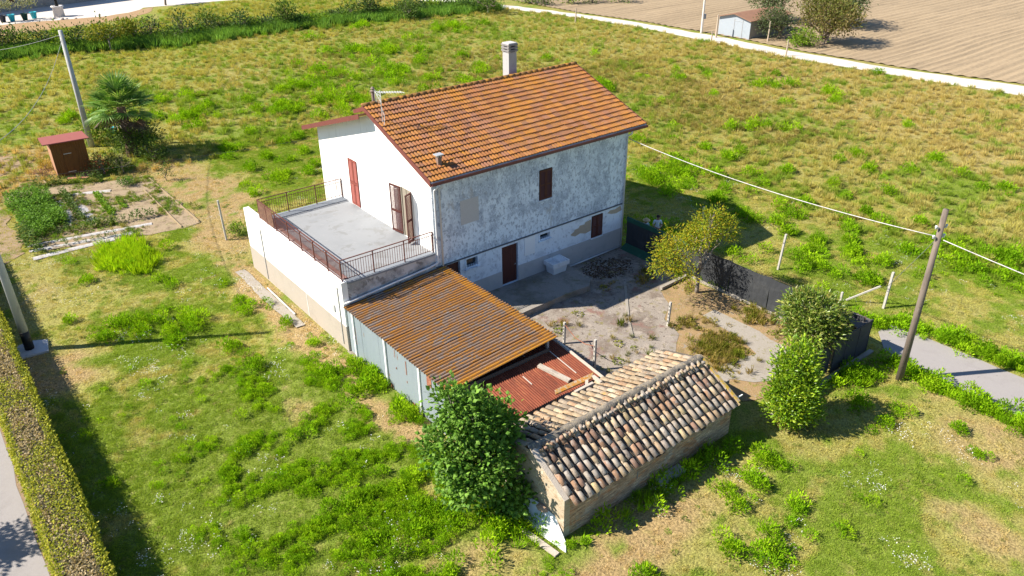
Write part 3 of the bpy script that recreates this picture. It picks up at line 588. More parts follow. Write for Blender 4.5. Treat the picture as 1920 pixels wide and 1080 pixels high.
def corr(length, waves, amp, pit, thick, npw=8, along='x', mat=ETER, name='roof_sheet'):
    n = waves*npw+1; c = np.arange(n)*pit/npw; h = amp*np.sin(np.arange(n)*2*np.pi/npw)
    V = []
    for z_, in ((0,), (-thick,)):
        for L_ in (0, length): V.append(np.stack([np.full(n, L_), c, h+z_], 1))
    V = np.concatenate(V); F = []
    for i in range(n-1):
        F += [(i, n+i, n+i+1, i+1), (2*n+i+1, 3*n+i+1, 3*n+i, 2*n+i), (i+1, 2*n+i+1, 2*n+i, i), (n+i, 3*n+i, 3*n+i+1, n+i+1)]
    F += [(0, 2*n, 3*n, n), (n-1, 2*n-1, 4*n-1, 3*n-1)]
    if along == 'y': V = np.stack([V[:, 1], -V[:, 0], V[:, 2]], 1)
    if along == 'z': V = np.stack([V[:, 2], V[:, 1], V[:, 0]], 1)
    return np_mesh(name, V, np.array(F), mat, smooth=False)
slen = math.hypot(SX1-SX0, SZ1-SZ0)/3; sa_ = math.atan2(SZ1-SZ0, SX1-SX0)
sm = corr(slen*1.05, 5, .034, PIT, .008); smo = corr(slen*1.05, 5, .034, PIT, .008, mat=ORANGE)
ncs = 9; wy = (SY1-SY0-.05)/ncs
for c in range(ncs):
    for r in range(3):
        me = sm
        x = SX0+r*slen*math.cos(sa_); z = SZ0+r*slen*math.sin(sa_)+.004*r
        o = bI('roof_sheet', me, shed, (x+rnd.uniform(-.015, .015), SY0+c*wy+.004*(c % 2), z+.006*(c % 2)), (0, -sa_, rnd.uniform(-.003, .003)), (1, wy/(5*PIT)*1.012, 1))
trough_dark(ORANGE, -.024, .008, (.10, .06, .03), .7)
# crust of orange lichen along the courtyard edge and the south edge (real overlying growth)
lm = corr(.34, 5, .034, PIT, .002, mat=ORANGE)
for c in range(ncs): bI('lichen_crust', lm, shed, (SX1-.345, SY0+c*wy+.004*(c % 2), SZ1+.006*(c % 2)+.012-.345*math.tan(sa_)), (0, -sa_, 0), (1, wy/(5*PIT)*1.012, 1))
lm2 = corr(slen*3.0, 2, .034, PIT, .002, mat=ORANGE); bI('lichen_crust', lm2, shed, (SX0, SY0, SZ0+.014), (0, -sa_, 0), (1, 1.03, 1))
STEEL = M('galvanised_sheet', (.37, .42, .45), [(.9, .5, .72, (.325, .375, .41), (1, 1, .4)), (3, .62, .72, (.42, .45, .46), (1, 1.5, .3)), (1.5, .66, .72, (.30, .15, .08), (1, 1.6, .6), .8)], rough=.6, metal=.0, fine=.05)
pan = corr(2.33, 10, .013, .076, .002, 4, 'z', STEEL, 'wall_sheet')
k = 0
for y in np.arange(-7.95, -.5, .745):
    bI('wall_sheet', pan, shed, (-4.72+rnd.uniform(-.008, .008), y, -.03+rnd.uniform(-.02, .02)), (rnd.uniform(-.004, .004), 0, 0), (1, .99, 1)); k += 1
bI('wall_sheet', corr(2.33, 6, .010, .076, .002, 4, 'z', STEEL, 'wall_sheet'), shed, (-4.715, -.50, -.03))
rs = M('rust_stain', (.24, .085, .05), [(6, .4, .6, (.33, .15, .09))])
for (y, z0, z1, w_) in ((-4.05, 1.75, 2.1, .03), (-4.9, 1.35, 2.0, .045), (-4.9, .95, 1.05, .04), (-4.1, 1.2, 1.3, .04), (-6.6, 1.72, 2.25, .32), (-.72, .7, 1.6, .03), (-2.0, .02, .22, .3), (-3.6, .02, .2, .22), (-5.3, .02, .2, .2)):
    B(MB().box(-4.738, -4.733, y-w_/2, y+w_/2, z0, z1), 'rust_patch', rs, shed)
POSTW = M('white_post', (.76, .76, .75), [(5, .5, .7, (.66, .65, .63))])
for y in (-.62, -3.32, -5.93, -7.9): B(MB().box(-4.80, -4.74, y-.05, y+.05, 0, 2.28), 'post', POSTW, shed)
for y in (-.3, -3.9, -7.8): B(MB().box(.12, .22, y-.05, y+.05, 0, 2.58), 'post', CONCP, shed)
for y in (-.25, -2.7, -5.3, -7.9): B(MB().bar((SX0+.1, y, SZ0-.10), (SX1-.1, y, SZ1-.10), .08, .12), 'rafter', BARK, shed)
B(MB().box(-4.72, .12, -8.0, -7.96, 0, 2.2), 'end_wall', M('dark_boards', (.10, .085, .07), fine=.3), shed)

# ------------------------------------------------------------------ low shelter with rusty sheets
shel = empty('rusty_shelter', (-1.5, -9.2, 0), 0, 'low lean-to with rust red corrugated sheets between shed and barn', 'shelter')
RUST = M('rusty_sheet', (.195, .050, .024), [(1.2, .42, .60, (.145, .036, .018), (1, .4, 1)), (4, .52, .64, (.24, .075, .034), (1.5, .3, 1)), (9, .56, .66, (.10, .032, .02), (2, .3, 1), .8)], rough=.8, rv=.08)
BLUE = M('blue_grey_sheet', (.13, .155, .18), [(3, .5, .7, (.09, .10, .11))], rough=.6)
za, zb, ya, yb = 2.10, 1.74, -7.45, -10.28
Ls = math.hypot(ya-yb, za-zb); sb = math.atan2(za-zb, ya-yb)
rme_ = corr(Ls*.98, 8, .019, .1045, .003, 6, 'y', RUST, 'roof_sheet'); 
for k in range(5):
    o = bI('roof_sheet', rme_, shel, (-3.45+k*.838, ya-(.05 if k == 3 else 0), za+.006*(k % 2)+(.012 if k == 3 else 0)), (-0+sb, 0, rnd.uniform(-.006, .006)))
bl = corr(.95, 24, .015, .1045, .003, 6, 'y', BLUE, 'roof_sheet')
for x, y0_, y1_ in ((-1.75, -8.6, -9.15), (.12, -7.9, -9.6)): B(MB().bar((x, y0_, 2.10-(-7.45-y0_)*.127+.02), (x, y1_, 2.10-(-7.45-y1_)*.127+.02), .035, .02), 'seam_batten', M('bare_metal', (.50, .44, .38)), shel)
B(MB().bar((.80, -7.7, 2.10), (.80, -10.5, 1.75), .09, .07), 'verge_plank', M('pale_timber', (.52, .45, .37), [(8, .5, .7, (.40, .34, .28), (1, .2, 1))], bump=.01), shel)
for x in (-3.3, -1.4, .6):
    for y, zt in ((-7.7, 2.0), (-10.1, 1.68)): B(MB().box(x-.05, x+.05, y-.05, y+.05, 0, zt), 'post', BARK, shel)
for y, zt in ((-7.7, 2.03), (-9.0, 1.87), (-10.1, 1.73)): B(MB().box(-3.42, .72, y-.04, y+.04, zt-.06, zt+.0), 'beam', BARK, shel)
OLDW = M('weathered_timber', (.44, .385, .32), [(6, .5, .68, (.30, .25, .20), (1, .3, 1)), (14, .6, .7, (.56, .5, .43))], bump=.012, bscale=22)
p0, p1 = G(1010, 685, 2.05), G(1068, 714, 1.90)
tag(MB().bar(p0, p1, .20, .10).build('timber_beam', OLDW), 'thick grey weathered beam lying on the rusty sheets', 'beam')
q0, q1, q2 = G(1040, 733, 2.06), G(1085, 718, 2.06), G(1113, 699, 2.10)
tag(MB().hexa([(*q0[:2], q0[2]-.02), (*G(1042, 740, 2.04)[:2], 2.02), (*G(1108, 712, 2.04)[:2], 2.04), (*q2[:2], 2.06)], [(*q0[:2], q0[2]+.05), (*G(1042, 740, 2.04)[:2], 2.07), (*G(1108, 712, 2.04)[:2], 2.10), (*q2[:2], 2.13)]).build('rotten_board', M('mossy_board', (.33, .22, .10), [(5, .45, .6, (.40, .17, .02)), (9, .5, .65, (.38, .34, .29))], bump=.015)), 'curved mossy orange board across the rusty sheets by barn tiles', 'board')
for (a, b_, lb) in (((1078, 736), (1112, 719), 'short dark timber offcut wedged beside the barn tiles'), ((1100, 724), (1100, 714), 'small upright wooden block among timber offcuts on roof'), ((1112, 706), (1128, 718), 'squared timber end sticking out at shelter corner')):
    tag(MB().bar(G(*a, 2.08), G(*b_, 2.12), .11, .12).build('timber_offcut', OLDW), lb, 'timber', 'timber offcuts on the shelter roof')

# ------------------------------------------------------------------ old brick outbuilding with barrel tiles
AX, AY = -4.45, -14.31; BL_, BD = 8.2, 3.45; ZE, ZR, VR = 1.55, 2.60, 1.80; ZRE = 2.02
barn = empty('brick_outbuilding', (AX, AY, 0), 0, 'small old brick outbuilding with weathered barrel tile roof', 'outbuilding')
def brickmat():
    m = M('old_brick', (.42, .315, .225), [(.7, .45, .62, (.50, .41, .31)), (1.6, .50, .62, (.47, .26, .145), (.6, .6, 2)), (4, .52, .63, (.27, .19, .135), (.7, .7, 3)), (1.1, .56, .66, (.40, .37, .33)), (8, .55, .64, (.60, .50, .39), (.5, .5, 3)), (16, .58, .66, (.20, .15, .11), (.5, .5, 2))], rough=.95, bump=.02, bscale=22)
    nt = m.node_tree; bs = nt.nodes['Principled BSDF']; src = bs.inputs['Base Color'].links[0].from_socket
    g = nt.nodes.new('ShaderNodeNewGeometry'); sp = nt.nodes.new('ShaderNodeSeparateXYZ'); nt.links.new(g.outputs['Position'], sp.inputs[0])
    cb = nt.nodes.new('ShaderNodeCombineXYZ'); nt.links.new(_math(nt, 'ADD', sp.outputs[0], sp.outputs[1]), cb.inputs[0]); nt.links.new(sp.outputs[2], cb.inputs[1])
    br = nt.nodes.new('ShaderNodeTexBrick'); br.inputs['Scale'].default_value = 1; br.inputs['Brick Width'].default_value = .27; br.inputs['Row Height'].default_value = .072; br.inputs['Mortar Size'].default_value = .009
    br.inputs['Color1'].default_value = (1.25, 1.12, 1.0, 1); br.inputs['Color2'].default_value = (.72, .64, .58, 1); br.inputs['Mortar'].default_value = (.70, .70, .68, 1)
    nt.links.new(cb.outputs[0], br.inputs['Vector']); nt.links.new(_mix(nt, 1.0, src, br.outputs['Color'], 'MULTIPLY'), bs.inputs['Base Color'])
    return m
BRICK = brickmat()
PALEB = M('pale_gable_plaster', (.42, .34, .245), [(.9, .46, .62, (.48, .41, .31)), (3, .52, .64, (.35, .24, .145), (1, 1, 2)), (8, .54, .66, (.27, .205, .14), (1, 1, 2)), (1.5, .60, .70, (.52, .48, .41))], bump=.018, bscale=18, rough=.95)
m = MB(); bops = [(4.02, 4.52, 1.02, 1.34), (6.42, 6.72, .98, 1.28), (4.1, 5.0, .0, .12)]
wall_open(m, 0, BL_, -.1, ZE-.02, [(a, b, c, d) for a, b, c, d in bops[:2]], 0, .3); m.build('front_wall', BRICK, barn)
def bgable(x0, x1, mat):
    pr = [(.302, -.1), (BD, -.1), (BD, ZRE-.04), (VR, ZR-.05), (.302, ZE+.1)] if x0 > 1 else [(.0, -.1), (BD, -.1), (BD, ZRE+.02), (VR, ZR+.03), (.0, ZE+.04)]
    n = len(pr); mm = MB().add([(x0, y, z) for y, z in pr]+[(x1, y, z) for y, z in pr], [tuple(range(n-1, -1, -1)), tuple(range(n, 2*n))]+[(i, (i+1) % n, n+(i+1) % n, n+i) for i in range(n)])
    mm.build('gable_wall', mat, barn)
bgable(-.25, -.002, PALEB); bgable(BL_-.3, BL_-.003, BRICK)
MB().box(0, BL_-.302, BD-.3, BD-.002, -.1, ZRE-.06).build('rear_wall', BRICK, barn)
for a, b, c, d_ in bops[:2]: MB().box(a, b, .18, .2, c, d_).build('window', M('blue_pane', (.05, .065, .08), rough=.2), barn)
for x, z in ((1.8, 1.30), (3.1, .62), (1.25, .9)): MB().box(x, x+.55 if z > 1 else x+.06, -.012, .0, z, z+(.08 if z > 1 else .30)).build('wall_patch', M('dark_mortar', (.22, .2, .18)), barn)
B_ = MB(); B_.prism([(4.0, -.35), (5.2, -.45), (5.25, -.05), (4.05, -.04)], -.1, .16); B_.build('stone_step', CONCP, barn)
# roof deck
dk = MB(); dk.hexa([(0, -.22, ZE-.12), (BL_+.12, -.22, ZE-.12), (BL_+.12, VR, ZR-.14), (0, VR, ZR-.14)], [(0, -.22, ZE-.07), (BL_+.12, -.22, ZE-.07), (BL_+.12, VR, ZR-.08), (0, VR, ZR-.08)])
dk.hexa([(0, VR+.002, ZR-.14), (BL_+.12, VR+.002, ZR-.14), (BL_+.12, BD+.15, ZRE-.10), (0, BD+.15, ZRE-.10)], [(0, VR+.002, ZR-.08), (BL_+.12, VR+.002, ZR-.08), (BL_+.12, BD+.15, ZRE-.05), (0, BD+.15, ZRE-.05)])
broof = dk.build('roof', M('roof_mortar', (.10, .085, .07), fine=.3), barn)
COPPO = M('barrel_tile', (.4, .3, .22), [(4, .50, .64, (.33, .305, .275), (1, 1, 1), .8), (11, .54, .66, (.13, .10, .08), (1, 1, 1), .85), (25, .58, .68, (.40, .37, .32), (1, 1, 1), .6), (2, .68, .74, (.46, .27, .04), (1, 1, 1), .6)], pal=[(.34, .245, .155), (.29, .235, .18), (.28, .165, .10), (.36, .275, .175), (.26, .22, .185), (.23, .14, .10), (.31, .27, .225), (.36, .28, .155)], rv=.22, rough=.92, bump=.012, bscale=35)
COPPO2 = M('pale_barrel_tile', (.40, .31, .22), [(4, .5, .65, (.38, .31, .22)), (10, .52, .64, (.24, .15, .085)), (25, .58, .68, (.42, .37, .30)), (3, .66, .72, (.46, .24, .05), (1, 1, 1), .7)], pal=[(.35, .27, .175), (.32, .23, .14), (.37, .30, .21), (.29, .185, .11), (.26, .21, .16)], rv=.22, rough=.92, bump=.012, bscale=35)
def coppo(L_, r0, r1, mat, name, inv=False, seg=7):
    V = []; F = []
    for ring, (y, r) in enumerate(((0, r0), (L_, r1))):
        for th in (0, .014):
            for j in range(seg):
                a = math.pi*j/(seg-1); zz = math.sin(a)*(r-th)*.92; V.append((math.cos(a)*(r-th), y, -zz if inv else zz))
    n = seg
    for j in range(n-1):
        F += [(j, j+1, 2*n+j+1, 2*n+j), (n+j+1, n+j, 3*n+j, 3*n+j+1), (j+1, j, n+j, n+j+1), (2*n+j, 2*n+j+1, 3*n+j+1, 3*n+j)]
    return np_mesh(name, np.array(V), np.array(F), mat, smooth=True)
cm = coppo(.46, .105, .082, COPPO, 'barrel_tile'); cm2 = coppo(.46, .105, .082, COPPO2, 'barrel_tile')
fa = math.atan2(ZR-ZE, VR+.22); fl = math.hypot(ZR-ZE, VR+.22); ra = math.atan2(ZR-ZRE, BD+.15-VR); rl = math.hypot(ZR-ZRE, BD+.15-VR)
NC = 27; NR1, NR2 = 6, 4; cw = (BL_+.02)/NC
for c in range(NC):
    x = .06+c*cw
    for r in range(NR1):
        e = fl/NR1; y = -.30+(r*e)*math.cos(fa); z = ZE-.10+(r*e)*math.sin(fa)
        inst('barrel_tile', cm, broof, (x+rnd.uniform(-.022, .022), y+rnd.uniform(-.03, .03), z+rnd.uniform(-.004, .012)+.035), (fa-.04+rnd.uniform(-.02, .02), rnd.uniform(-.09, .09), rnd.uniform(-.05, .05)), (rnd.uniform(.93, 1.06), 1, rnd.uniform(.9, 1.08)))
    for r in range(NR2):
        e = rl/NR2; s_ = r*e; y = BD+.2-s_*math.cos(ra); z = ZRE-.06+s_*math.sin(ra)
        inst('barrel_tile', cm2, broof, (x+rnd.uniform(-.03, .03), y+rnd.uniform(-.03, .03), z+rnd.uniform(-.004, .012)+.035), (ra-.04+rnd.uniform(-.03, .03), rnd.uniform(-.1, .1), math.pi+rnd.uniform(-.06, .06)), (rnd.uniform(1.0, 1.25), 1.05, rnd.uniform(.5, .75)))
pv_ = coppo(.46, .082, .105, COPPO, 'pan', True); V0 = np.zeros(len(pv_.vertices)*3); pv_.vertices.foreach_get('co', V0); V0 = V0.reshape(-1, 3); F0 = np.array([list(p.vertices) for p in pv_.polygons])
PV = []; PF = []; PR = []
for c in range(NC):
    x = .12+(c+.5)*cw
    for r in range(NR1):
        e = fl/NR1; y = -.28+(r*e)*math.cos(fa); z = ZE-.10+(r*e)*math.sin(fa)+.05; a = fa-.04; V = V0+np.array([rnd.uniform(-.01, .01), 0, 0])
        V = np.stack([V[:, 0]+x, V[:, 1]*math.cos(a)-V[:, 2]*math.sin(a)+y, V[:, 1]*math.sin(a)+V[:, 2]*math.cos(a)+z], 1); PF.append(F0+len(PV)*len(V0)); PV.append(V); PR.append(np.full(len(V), rnd.random()))
o = bpy.data.objects.new('pan_tile', np_mesh('pan_tile', np.concatenate(PV), np.concatenate(PF), COPPO, fl=np.concatenate(PR))); link(o, broof); tag(o, kind='stuff')
# mortar bedded ridge, crumbled
RM = M('ridge_mortar', (.22, .19, .15), [(3, .45, .6, (.11, .10, .09)), (8, .52, .62, (.33, .265, .17))], bump=.03, bscale=14)
m = MB(); N_ = 60; vs = []; 
for i in range(N_+1):
    x = -.25+(BL_+.35)*i/N_; w_ = .15+.05*rnd.random(); h_ = .035+.025*rnd.random()
    for (yy, zz) in ((-w_, -.10), (-w_*.6, h_*.6), (0, h_), (w_*.6, h_*.55), (w_, -.08)): vs.append((x, VR+yy+rnd.uniform(-.015, .015), ZR+.0+zz+rnd.uniform(-.012, .012)))
fs = [(i*5+j, (i+1)*5+j, (i+1)*5+j+1, i*5+j+1) for i in range(N_) for j in range(4)]+[(4, 3, 2, 1, 0), tuple(N_*5+j for j in range(5))]
m.add(vs, fs); m.build('ridge', RM, barn, smooth=True)
for k in range(46):
    x = .05+k*BL_/46; inst('ridge_rubble', cm, broof, (x+rnd.uniform(-.05, .05), VR-.34+rnd.uniform(-.05, .03), ZR-.14+rnd.uniform(-.02, .02)), (fa+rnd.uniform(-.25, .25), rnd.uniform(-.4, .4), rnd.uniform(-.5, .5)), (rnd.uniform(.6, .9), rnd.uniform(.25, .5), .8))
# verge tiles on the right, gable coping left
YL = M('lichen_verge', (.40, .27, .04), [(6, .45, .6, (.30, .25, .18))])
MB().hexa([(BL_+.06, -.2, ZE-.02), (BL_+.17, -.2, ZE-.02), (BL_+.17, VR, ZR-.03), (BL_+.06, VR, ZR-.03)], [(BL_+.06, -.2, ZE+.03), (BL_+.17, -.2, ZE+.03), (BL_+.17, VR, ZR+.03), (BL_+.06, VR, ZR+.03)]).build('verge_strip', YL, barn)
MB().hexa([(-.26, -.01, ZE+.035), (-.06, -.01, ZE+.035), (-.06, VR, ZR+.025), (-.26, VR, ZR+.025)], [(-.26, -.01, ZE+.06), (-.06, -.01, ZE+.06), (-.06, VR, ZR+.05), (-.26, VR, ZR+.05)]).build('gable_coping', M('pale_coping', (.50, .43, .35), [(4, .5, .7, (.36, .31, .27))], bump=.015), barn)
MB().box(BL_+.18, BL_+.62, .02, .06, ZE-.06, ZE-.02).build('eave_stub', POSTW, barn)

# white slab leaning at the barn corner, stone on top, plank
SLAB = M('white_board', (.72, .73, .75), [(2, .5, .7, (.62, .64, .67))], rough=.7)
sp_ = [(-5.05, -14.85, .02), (-4.78, -14.55, .05), (-4.68, -13.9, .62), (-4.72, -13.1, .66), (-4.80, -12.5, .60), (-5.15, -12.6, .02), (-5.2, -13.6, .02)]
nrm = Vector((-.035, 0, .035)); tag(MB().add(sp_+[tuple(Vector(p)+nrm) for p in sp_], [tuple(range(6, -1, -1)), tuple(range(7, 14))]+[(i, (i+1) % 7, 7+(i+1) % 7, 7+i) for i in range(7)]).build('broken_sheet', SLAB), 'broken white board leaning against the pale gable of the brick outbuilding', 'board')
m = MB(); m.lathe((0, 0, 0), [(.05, 0), (.16, .02), (.18, .10), (.10, .18), (.02, .2)], 7); so_ = m.build('stone', M('brown_stone', (.36, .25, .17), fine=.2, bump=.02)); so_.location = (-4.76, -13.35, .60); so_.rotation_euler = (.1, -.5, .3); so_.scale = (.8, 1.4, .7); tag(so_, 'brown stone resting on the white leaning board', 'stone')
tag(MB().bar((-5.55, -13.15, .05), (-5.35, -14.75, .05), .20, .07).build('grey_plank', OLDW), 'grey weathered plank on the ground beside the white leaning board', 'plank')
# concrete cistern block by the barn's east end
cs = MB(); cs.box(4.45, 5.5, -12.9, -11.75, -.05, .95); tag(cs.build('concrete_cistern', PATHM, bevel=.03), 'pale square concrete block beside the outbuilding east gable', 'cistern')
# ------------------------------------------------------------------ wash tub, fences, posts, poles, cables
tub = empty('wash_tub', (7.15, -.45, .36), 0, 'white double basin concrete wash tub against house wall', 'tub')
TUBM = M('white_cement', (.70, .72, .75), [(4, .5, .7, (.60, .62, .65))], rough=.6)
b = MB(); b.hexa([(-.42, -.28, 0), (.42, -.28, 0), (.42, .28, 0), (-.42, .28, 0)], [(-.47, -.33, .42), (.47, -.33, .42), (.47, .33, .42), (-.47, .33, .42)]); b.build('base', TUBM, tub)
b = MB(); b.box(-.56, .56, -.40, -.34, .42, .66); b.box(-.56, .56, .34, .40, .42, .66); b.box(-.56, -.50, -.34, .34, .42, .66); b.box(.50, .56, -.34, .34, .42, .66); b.box(.02, .08, -.34, .34, .42, .64); b.box(-.5, .5, -.34, .34, .422, .50); b.build('basin', TUBM, tub)
b = MB(); b.hexa([(.08, -.34, .50), (.50, -.34, .50), (.50, .34, .50), (.08, .34, .50)], [(.08, -.34, .52), (.50, -.34, .52), (.50, .34, .645), (.08, .34, .645)]); b.build('washboard', TUBM, tub)
MB().tube([(-.25, .3, .9), (-.25, .1, .9), (-.25, .08, .82)], .02, 6).build('tap', GALV, tub)

NETD = M('shade_net', (.036, .039, .044), [(1.2, .5, .7, (.052, .055, .058)), (6, .55, .7, (.028, .03, .032))], rough=.75, fine=.25, fscale=60)
NETG = M('green_net', (.02, .085, .055), [(4, .5, .7, (.03, .11, .07))], rough=.8)
fen = empty('shade_net_fence', (12.65, -7, 0), 0, 'dark shade net fence running from the house corner past the yellow tree', 'fence')
fy = [-.15, -2.5, -4.9, -7.3, -9.6, -11.9, -14.4]
for a, b_ in zip(fy[:-1], fy[1:]):
    n = 8; vs = []
    for th in (0, .014):
        for i in range(n+1):
            y = a+(b_-a)*i/n; sag = .05*math.sin(math.pi*i/n)
            for zz in (.12, .7, 1.3, 1.84-sag): vs.append((12.65+th+.03*math.sin(i*1.3+zz*2), y, zz))
    k = 4; f_ = []; h = (n+1)*k
    for i in range(n):
        for j in range(k-1):
            q = i*k+j; f_ += [(q, q+1, q+k+1, q+k), (h+q, h+q+k, h+q+k+1, h+q+1)]
        f_ += [(i*k+k-1, h+i*k+k-1, h+(i+1)*k+k-1, (i+1)*k+k-1), (i*k, (i+1)*k, h+(i+1)*k, h+i*k)]
    B(MB().add(vs, f_), 'net_panel', NETD, fen)
FEP = M('fence_iron', (.16, .10, .08), [(6, .5, .7, (.10, .07, .06))])
for y in fy: B(MB().tube([(12.70, y, 0), (12.70, y, 1.92)], .025, 6), 'post', FEP, fen)
B(MB().tube([(12.7, fy[0], 1.87), (12.7, -4.9, 1.86), (12.7, -9.6, 1.85), (12.7, -14.4, 1.86)], .006, 5), 'top_wire', FEP, fen)
B(MB().box(12.58, 12.645, -4.7, -.2, 1.62, 1.88), 'green_band', NETG, fen); B(MB().hexa([(12.15, -3.6, .02), (12.62, -3.6, .02), (12.62, -.2, .02), (12.15, -.2, .02)], [(12.2, -3.6, .05), (12.62, -3.6, .28), (12.62, -.2, .28), (12.2, -.2, .05)]), 'green_skirt', NETG, fen)
B(MB().box(12.56, 12.80, -14.5, -4.9, -.05, .10), 'kerb', PATHM, fen)
gate = empty('net_gate', (11.7, -14.55, 0), 0, 'dark net covered gate closing the yard beside the grey road', 'gate')
for k in range(3):
    x0 = 10.25+k*.95; B(MB().box(x0+.03, x0+.92, -14.56, -14.545, .10, 1.64), 'net_panel', NETD, gate)
    fr = MB(); fr.box(x0, x0+.03, -14.575, -14.53, .06, 1.68); fr.box(x0+.92, x0+.95, -14.575, -14.53, .06, 1.68); fr.box(x0+.03, x0+.92, -14.575, -14.53, 1.645, 1.68); fr.box(x0+.03, x0+.92, -14.575, -14.53, .06, .095); B(fr, 'gate_frame', M('dark_iron%d' % k, (.05, .05, .055)), gate)
B(MB().hexa([(12.0, -14.52, 1.55), (13.1, -14.52, 1.55), (13.05, -13.6, 1.60), (12.3, -13.6, 1.60)], [(12.0, -14.52, 1.60), (13.1, -14.52, 1.62), (13.05, -13.6, 1.68), (12.3, -13.6, 1.66)]), 'folded_net', M('grey_net', (.12, .11, .10), fine=.3), gate)
sf = empty('net_side_fence', (7.5, -14.45, 0), 0, 'dark net fence beside the gate hidden behind the bushy shrub', 'fence')
for a, b_ in ((6.1, 8.2), (8.2, 10.2)): B(MB().box(a+.02, b_-.02, -14.46, -14.445, .1, 1.5), 'net_panel', NETD, sf)
for x in (6.1, 8.2, 10.2): B(MB().tube([(x, -14.43, 0), (x, -14.43, 1.6)], .025, 6), 'post', FEP, sf)
tag(MB().box(5.9, 13.3, -14.83, -14.63, -.05, .09).build('kerb_strip', PATHM), 'pale concrete kerb at the foot of the net gate', 'kerb')

def conc_post(x, y, h, label, w_=.10, lean=(0, 0), holes=True, rz=0.0, group='concrete posts'):
    o = empty('concrete_post', (x, y, 0), rz, label, 'post')
    o.rotation_euler = (lean[0], lean[1], rz)
    MB().box(-w_/2, w_/2, -w_/2, w_/2, -.15, h).build('shaft', CONCP, o, bevel=.008)
    if holes:
        for k in range(5): MB().box(-w_/2-.003, w_/2+.003, -.02, .02, .25+k*h*.15, .25+k*h*.15+.10).build('slot', DARK, o)
conc_post(7.91, -7.55, 1.30, 'slotted grey concrete post standing alone in courtyard', lean=(0, .04))
conc_post(3.09, -5.62, 1.16, 'pale concrete post beside the corner of the lichen covered shed roof')
conc_post(2.68, -8.02, 1.58, 'slotted concrete post between the rusty sheets and the pale barn tiles')
tag(MB().tube([(3.09, -5.62, 1.05), (2.95, -6.5, .82), (2.8, -7.3, .95), (2.68, -8.02, 1.25)], .018, 6).build('rusty_chain', M('rusty_wire', (.25, .10, .06))), 'rusty wire hanging between two concrete posts in courtyard', 'wire')
conc_post(16.6, -2.3, 2.1, 'grey field post standing in the house shadow behind the yellow tree', .10, holes=False)
conc_post(16.92, -7.33, 2.1, 'tall leaning grey post in weeds behind the sunlit net fence', .10, lean=(.05, .02), holes=False)
conc_post(17.36, -13.05, 1.95, 'whitish field post with diagonal brace tied to the wooden pole', .11, lean=(.0, .06), holes=False)
tag(MB().bar((17.3, -12.7, 1.1), (16.6, -11.5, .05), .07, .07).build('brace', CONCP), 'diagonal concrete brace propping the whitish field post', 'brace')
conc_post(15.86, -11.6, .8, 'short white post stub in weeds beyond the leafy tree', .10, holes=False)
conc_post(-4.71, 15.3, 2.5, 'slim grey concrete post between garden and terrace wall', .10, lean=(0, -.02), holes=False)

WOODP = M('pole_wood', (.175, .14, .115), [(5, .45, .65, (.12, .095, .08), (1, 1, .15)), (12, .6, .7, (.24, .2, .17), (1, 1, .2))], bump=.008, bscale=18)
pr = empty('utility_pole', (12.21, -16.6, 0), 0, 'bare brown wooden utility pole at the edge of the grey road', 'pole')
MB().tube([(0, 0, -.3), (0, 0, 3.5), (0, 0, 7.75)], [.15, .13, .105], 12).build('shaft', WOODP, pr, smooth=True)
for z in (6.6, 7.0):
    b = MB(); b.bar((-.24, .1, z), (.24, -.1, z), .05, .05); b.build('bracket', GALV, pr)
    for s in (-1, 1): MB().lathe((s*.22, -s*.09, z+.02), [(.03, 0), (.05, .03), (.05, .08), (.02, .1)], 8).build('insulator', PIPE, pr)
GREYP = M('pole_concrete', (.40, .40, .39), [(4, .5, .7, (.33, .33, .33), (1, 1, .3))], rough=.8, fine=.06)
pl = empty('utility_pole', (-6.5, 39.1, 0), 0, 'tall grey concrete pole behind the small red roofed shed', 'pole')
MB().tube([(0, 0, -.2), (0, 0, 8.8)], [.23, .14], 14).build('shaft', GREYP, pl, smooth=True); MB().box(-.2, .2, -.02, .02, 8.4, 8.46).build('bracket', GALV, pl)
pb = empty('utility_pole', (-16.05, 9.35, 0), 0, 'grey concrete pole with black foot on slab inside hedge', 'pole')
MB().tube([(0, 0, 1.0), (0, 0, 9.2)], [.19, .12], 14).build('shaft', GREYP, pb, smooth=True)
MB().tube([(0, 0, .06), (0, 0, 1.0)], [.20, .20], 14).build('black_sleeve', M('black_tar', (.015, .015, .016), rough=.5), pb, smooth=True)
MB().prism([(-.75, -.62), (.62, -.72), (.80, .35), (.25, .66), (-.72, .58)], -.03, .08).build('foot_slab', M('slab_grey', (.42, .43, .45), [(5, .5, .7, (.34, .34, .35))]), pb)
def cable(name, a, b_, sag, r, mat, label, n=24):
    a = np.array(a, float); b_ = np.array(b_, float); P = [tuple(a+(b_-a)*t_-np.array([0, 0, 4*sag*t_*(1-t_)])) for t_ in np.linspace(0, 1, n)]
    return tag(MB().tube(P, r, 6).build(name, mat, smooth=True), label, 'cable')
WC = M('white_cable', (.52, .50, .47), [(9, .5, .6, (.34, .33, .32))], rough=.5); DC = M('dark_cable', (.05, .05, .05), rough=.5); GC = M('grey_cable', (.26, .265, .27), rough=.5)
cable('overhead_cable', (12.5, -.05, 6.35), (12.21, -16.4, 6.6), .35, .019, WC, 'thick white cable strung from house corner to wooden pole')
cable('overhead_cable', (12.21, -16.8, 6.55), (11.9, -38, 6.4), .5, .019, WC, 'thick white cable leading from wooden pole out past the road')
cable('guy_wire', (12.2, -16.5, 6.4), (17.3, -12.9, 1.0), .02, .012, GC, 'thin guy wire from wooden pole to whitish field post')
cable('overhead_cable', (-6.5, 39.1, 8.5), (-20.5, 62, 7.2), 1.6, .016, GC, 'white sagging cable from grey pole towards the far yard')
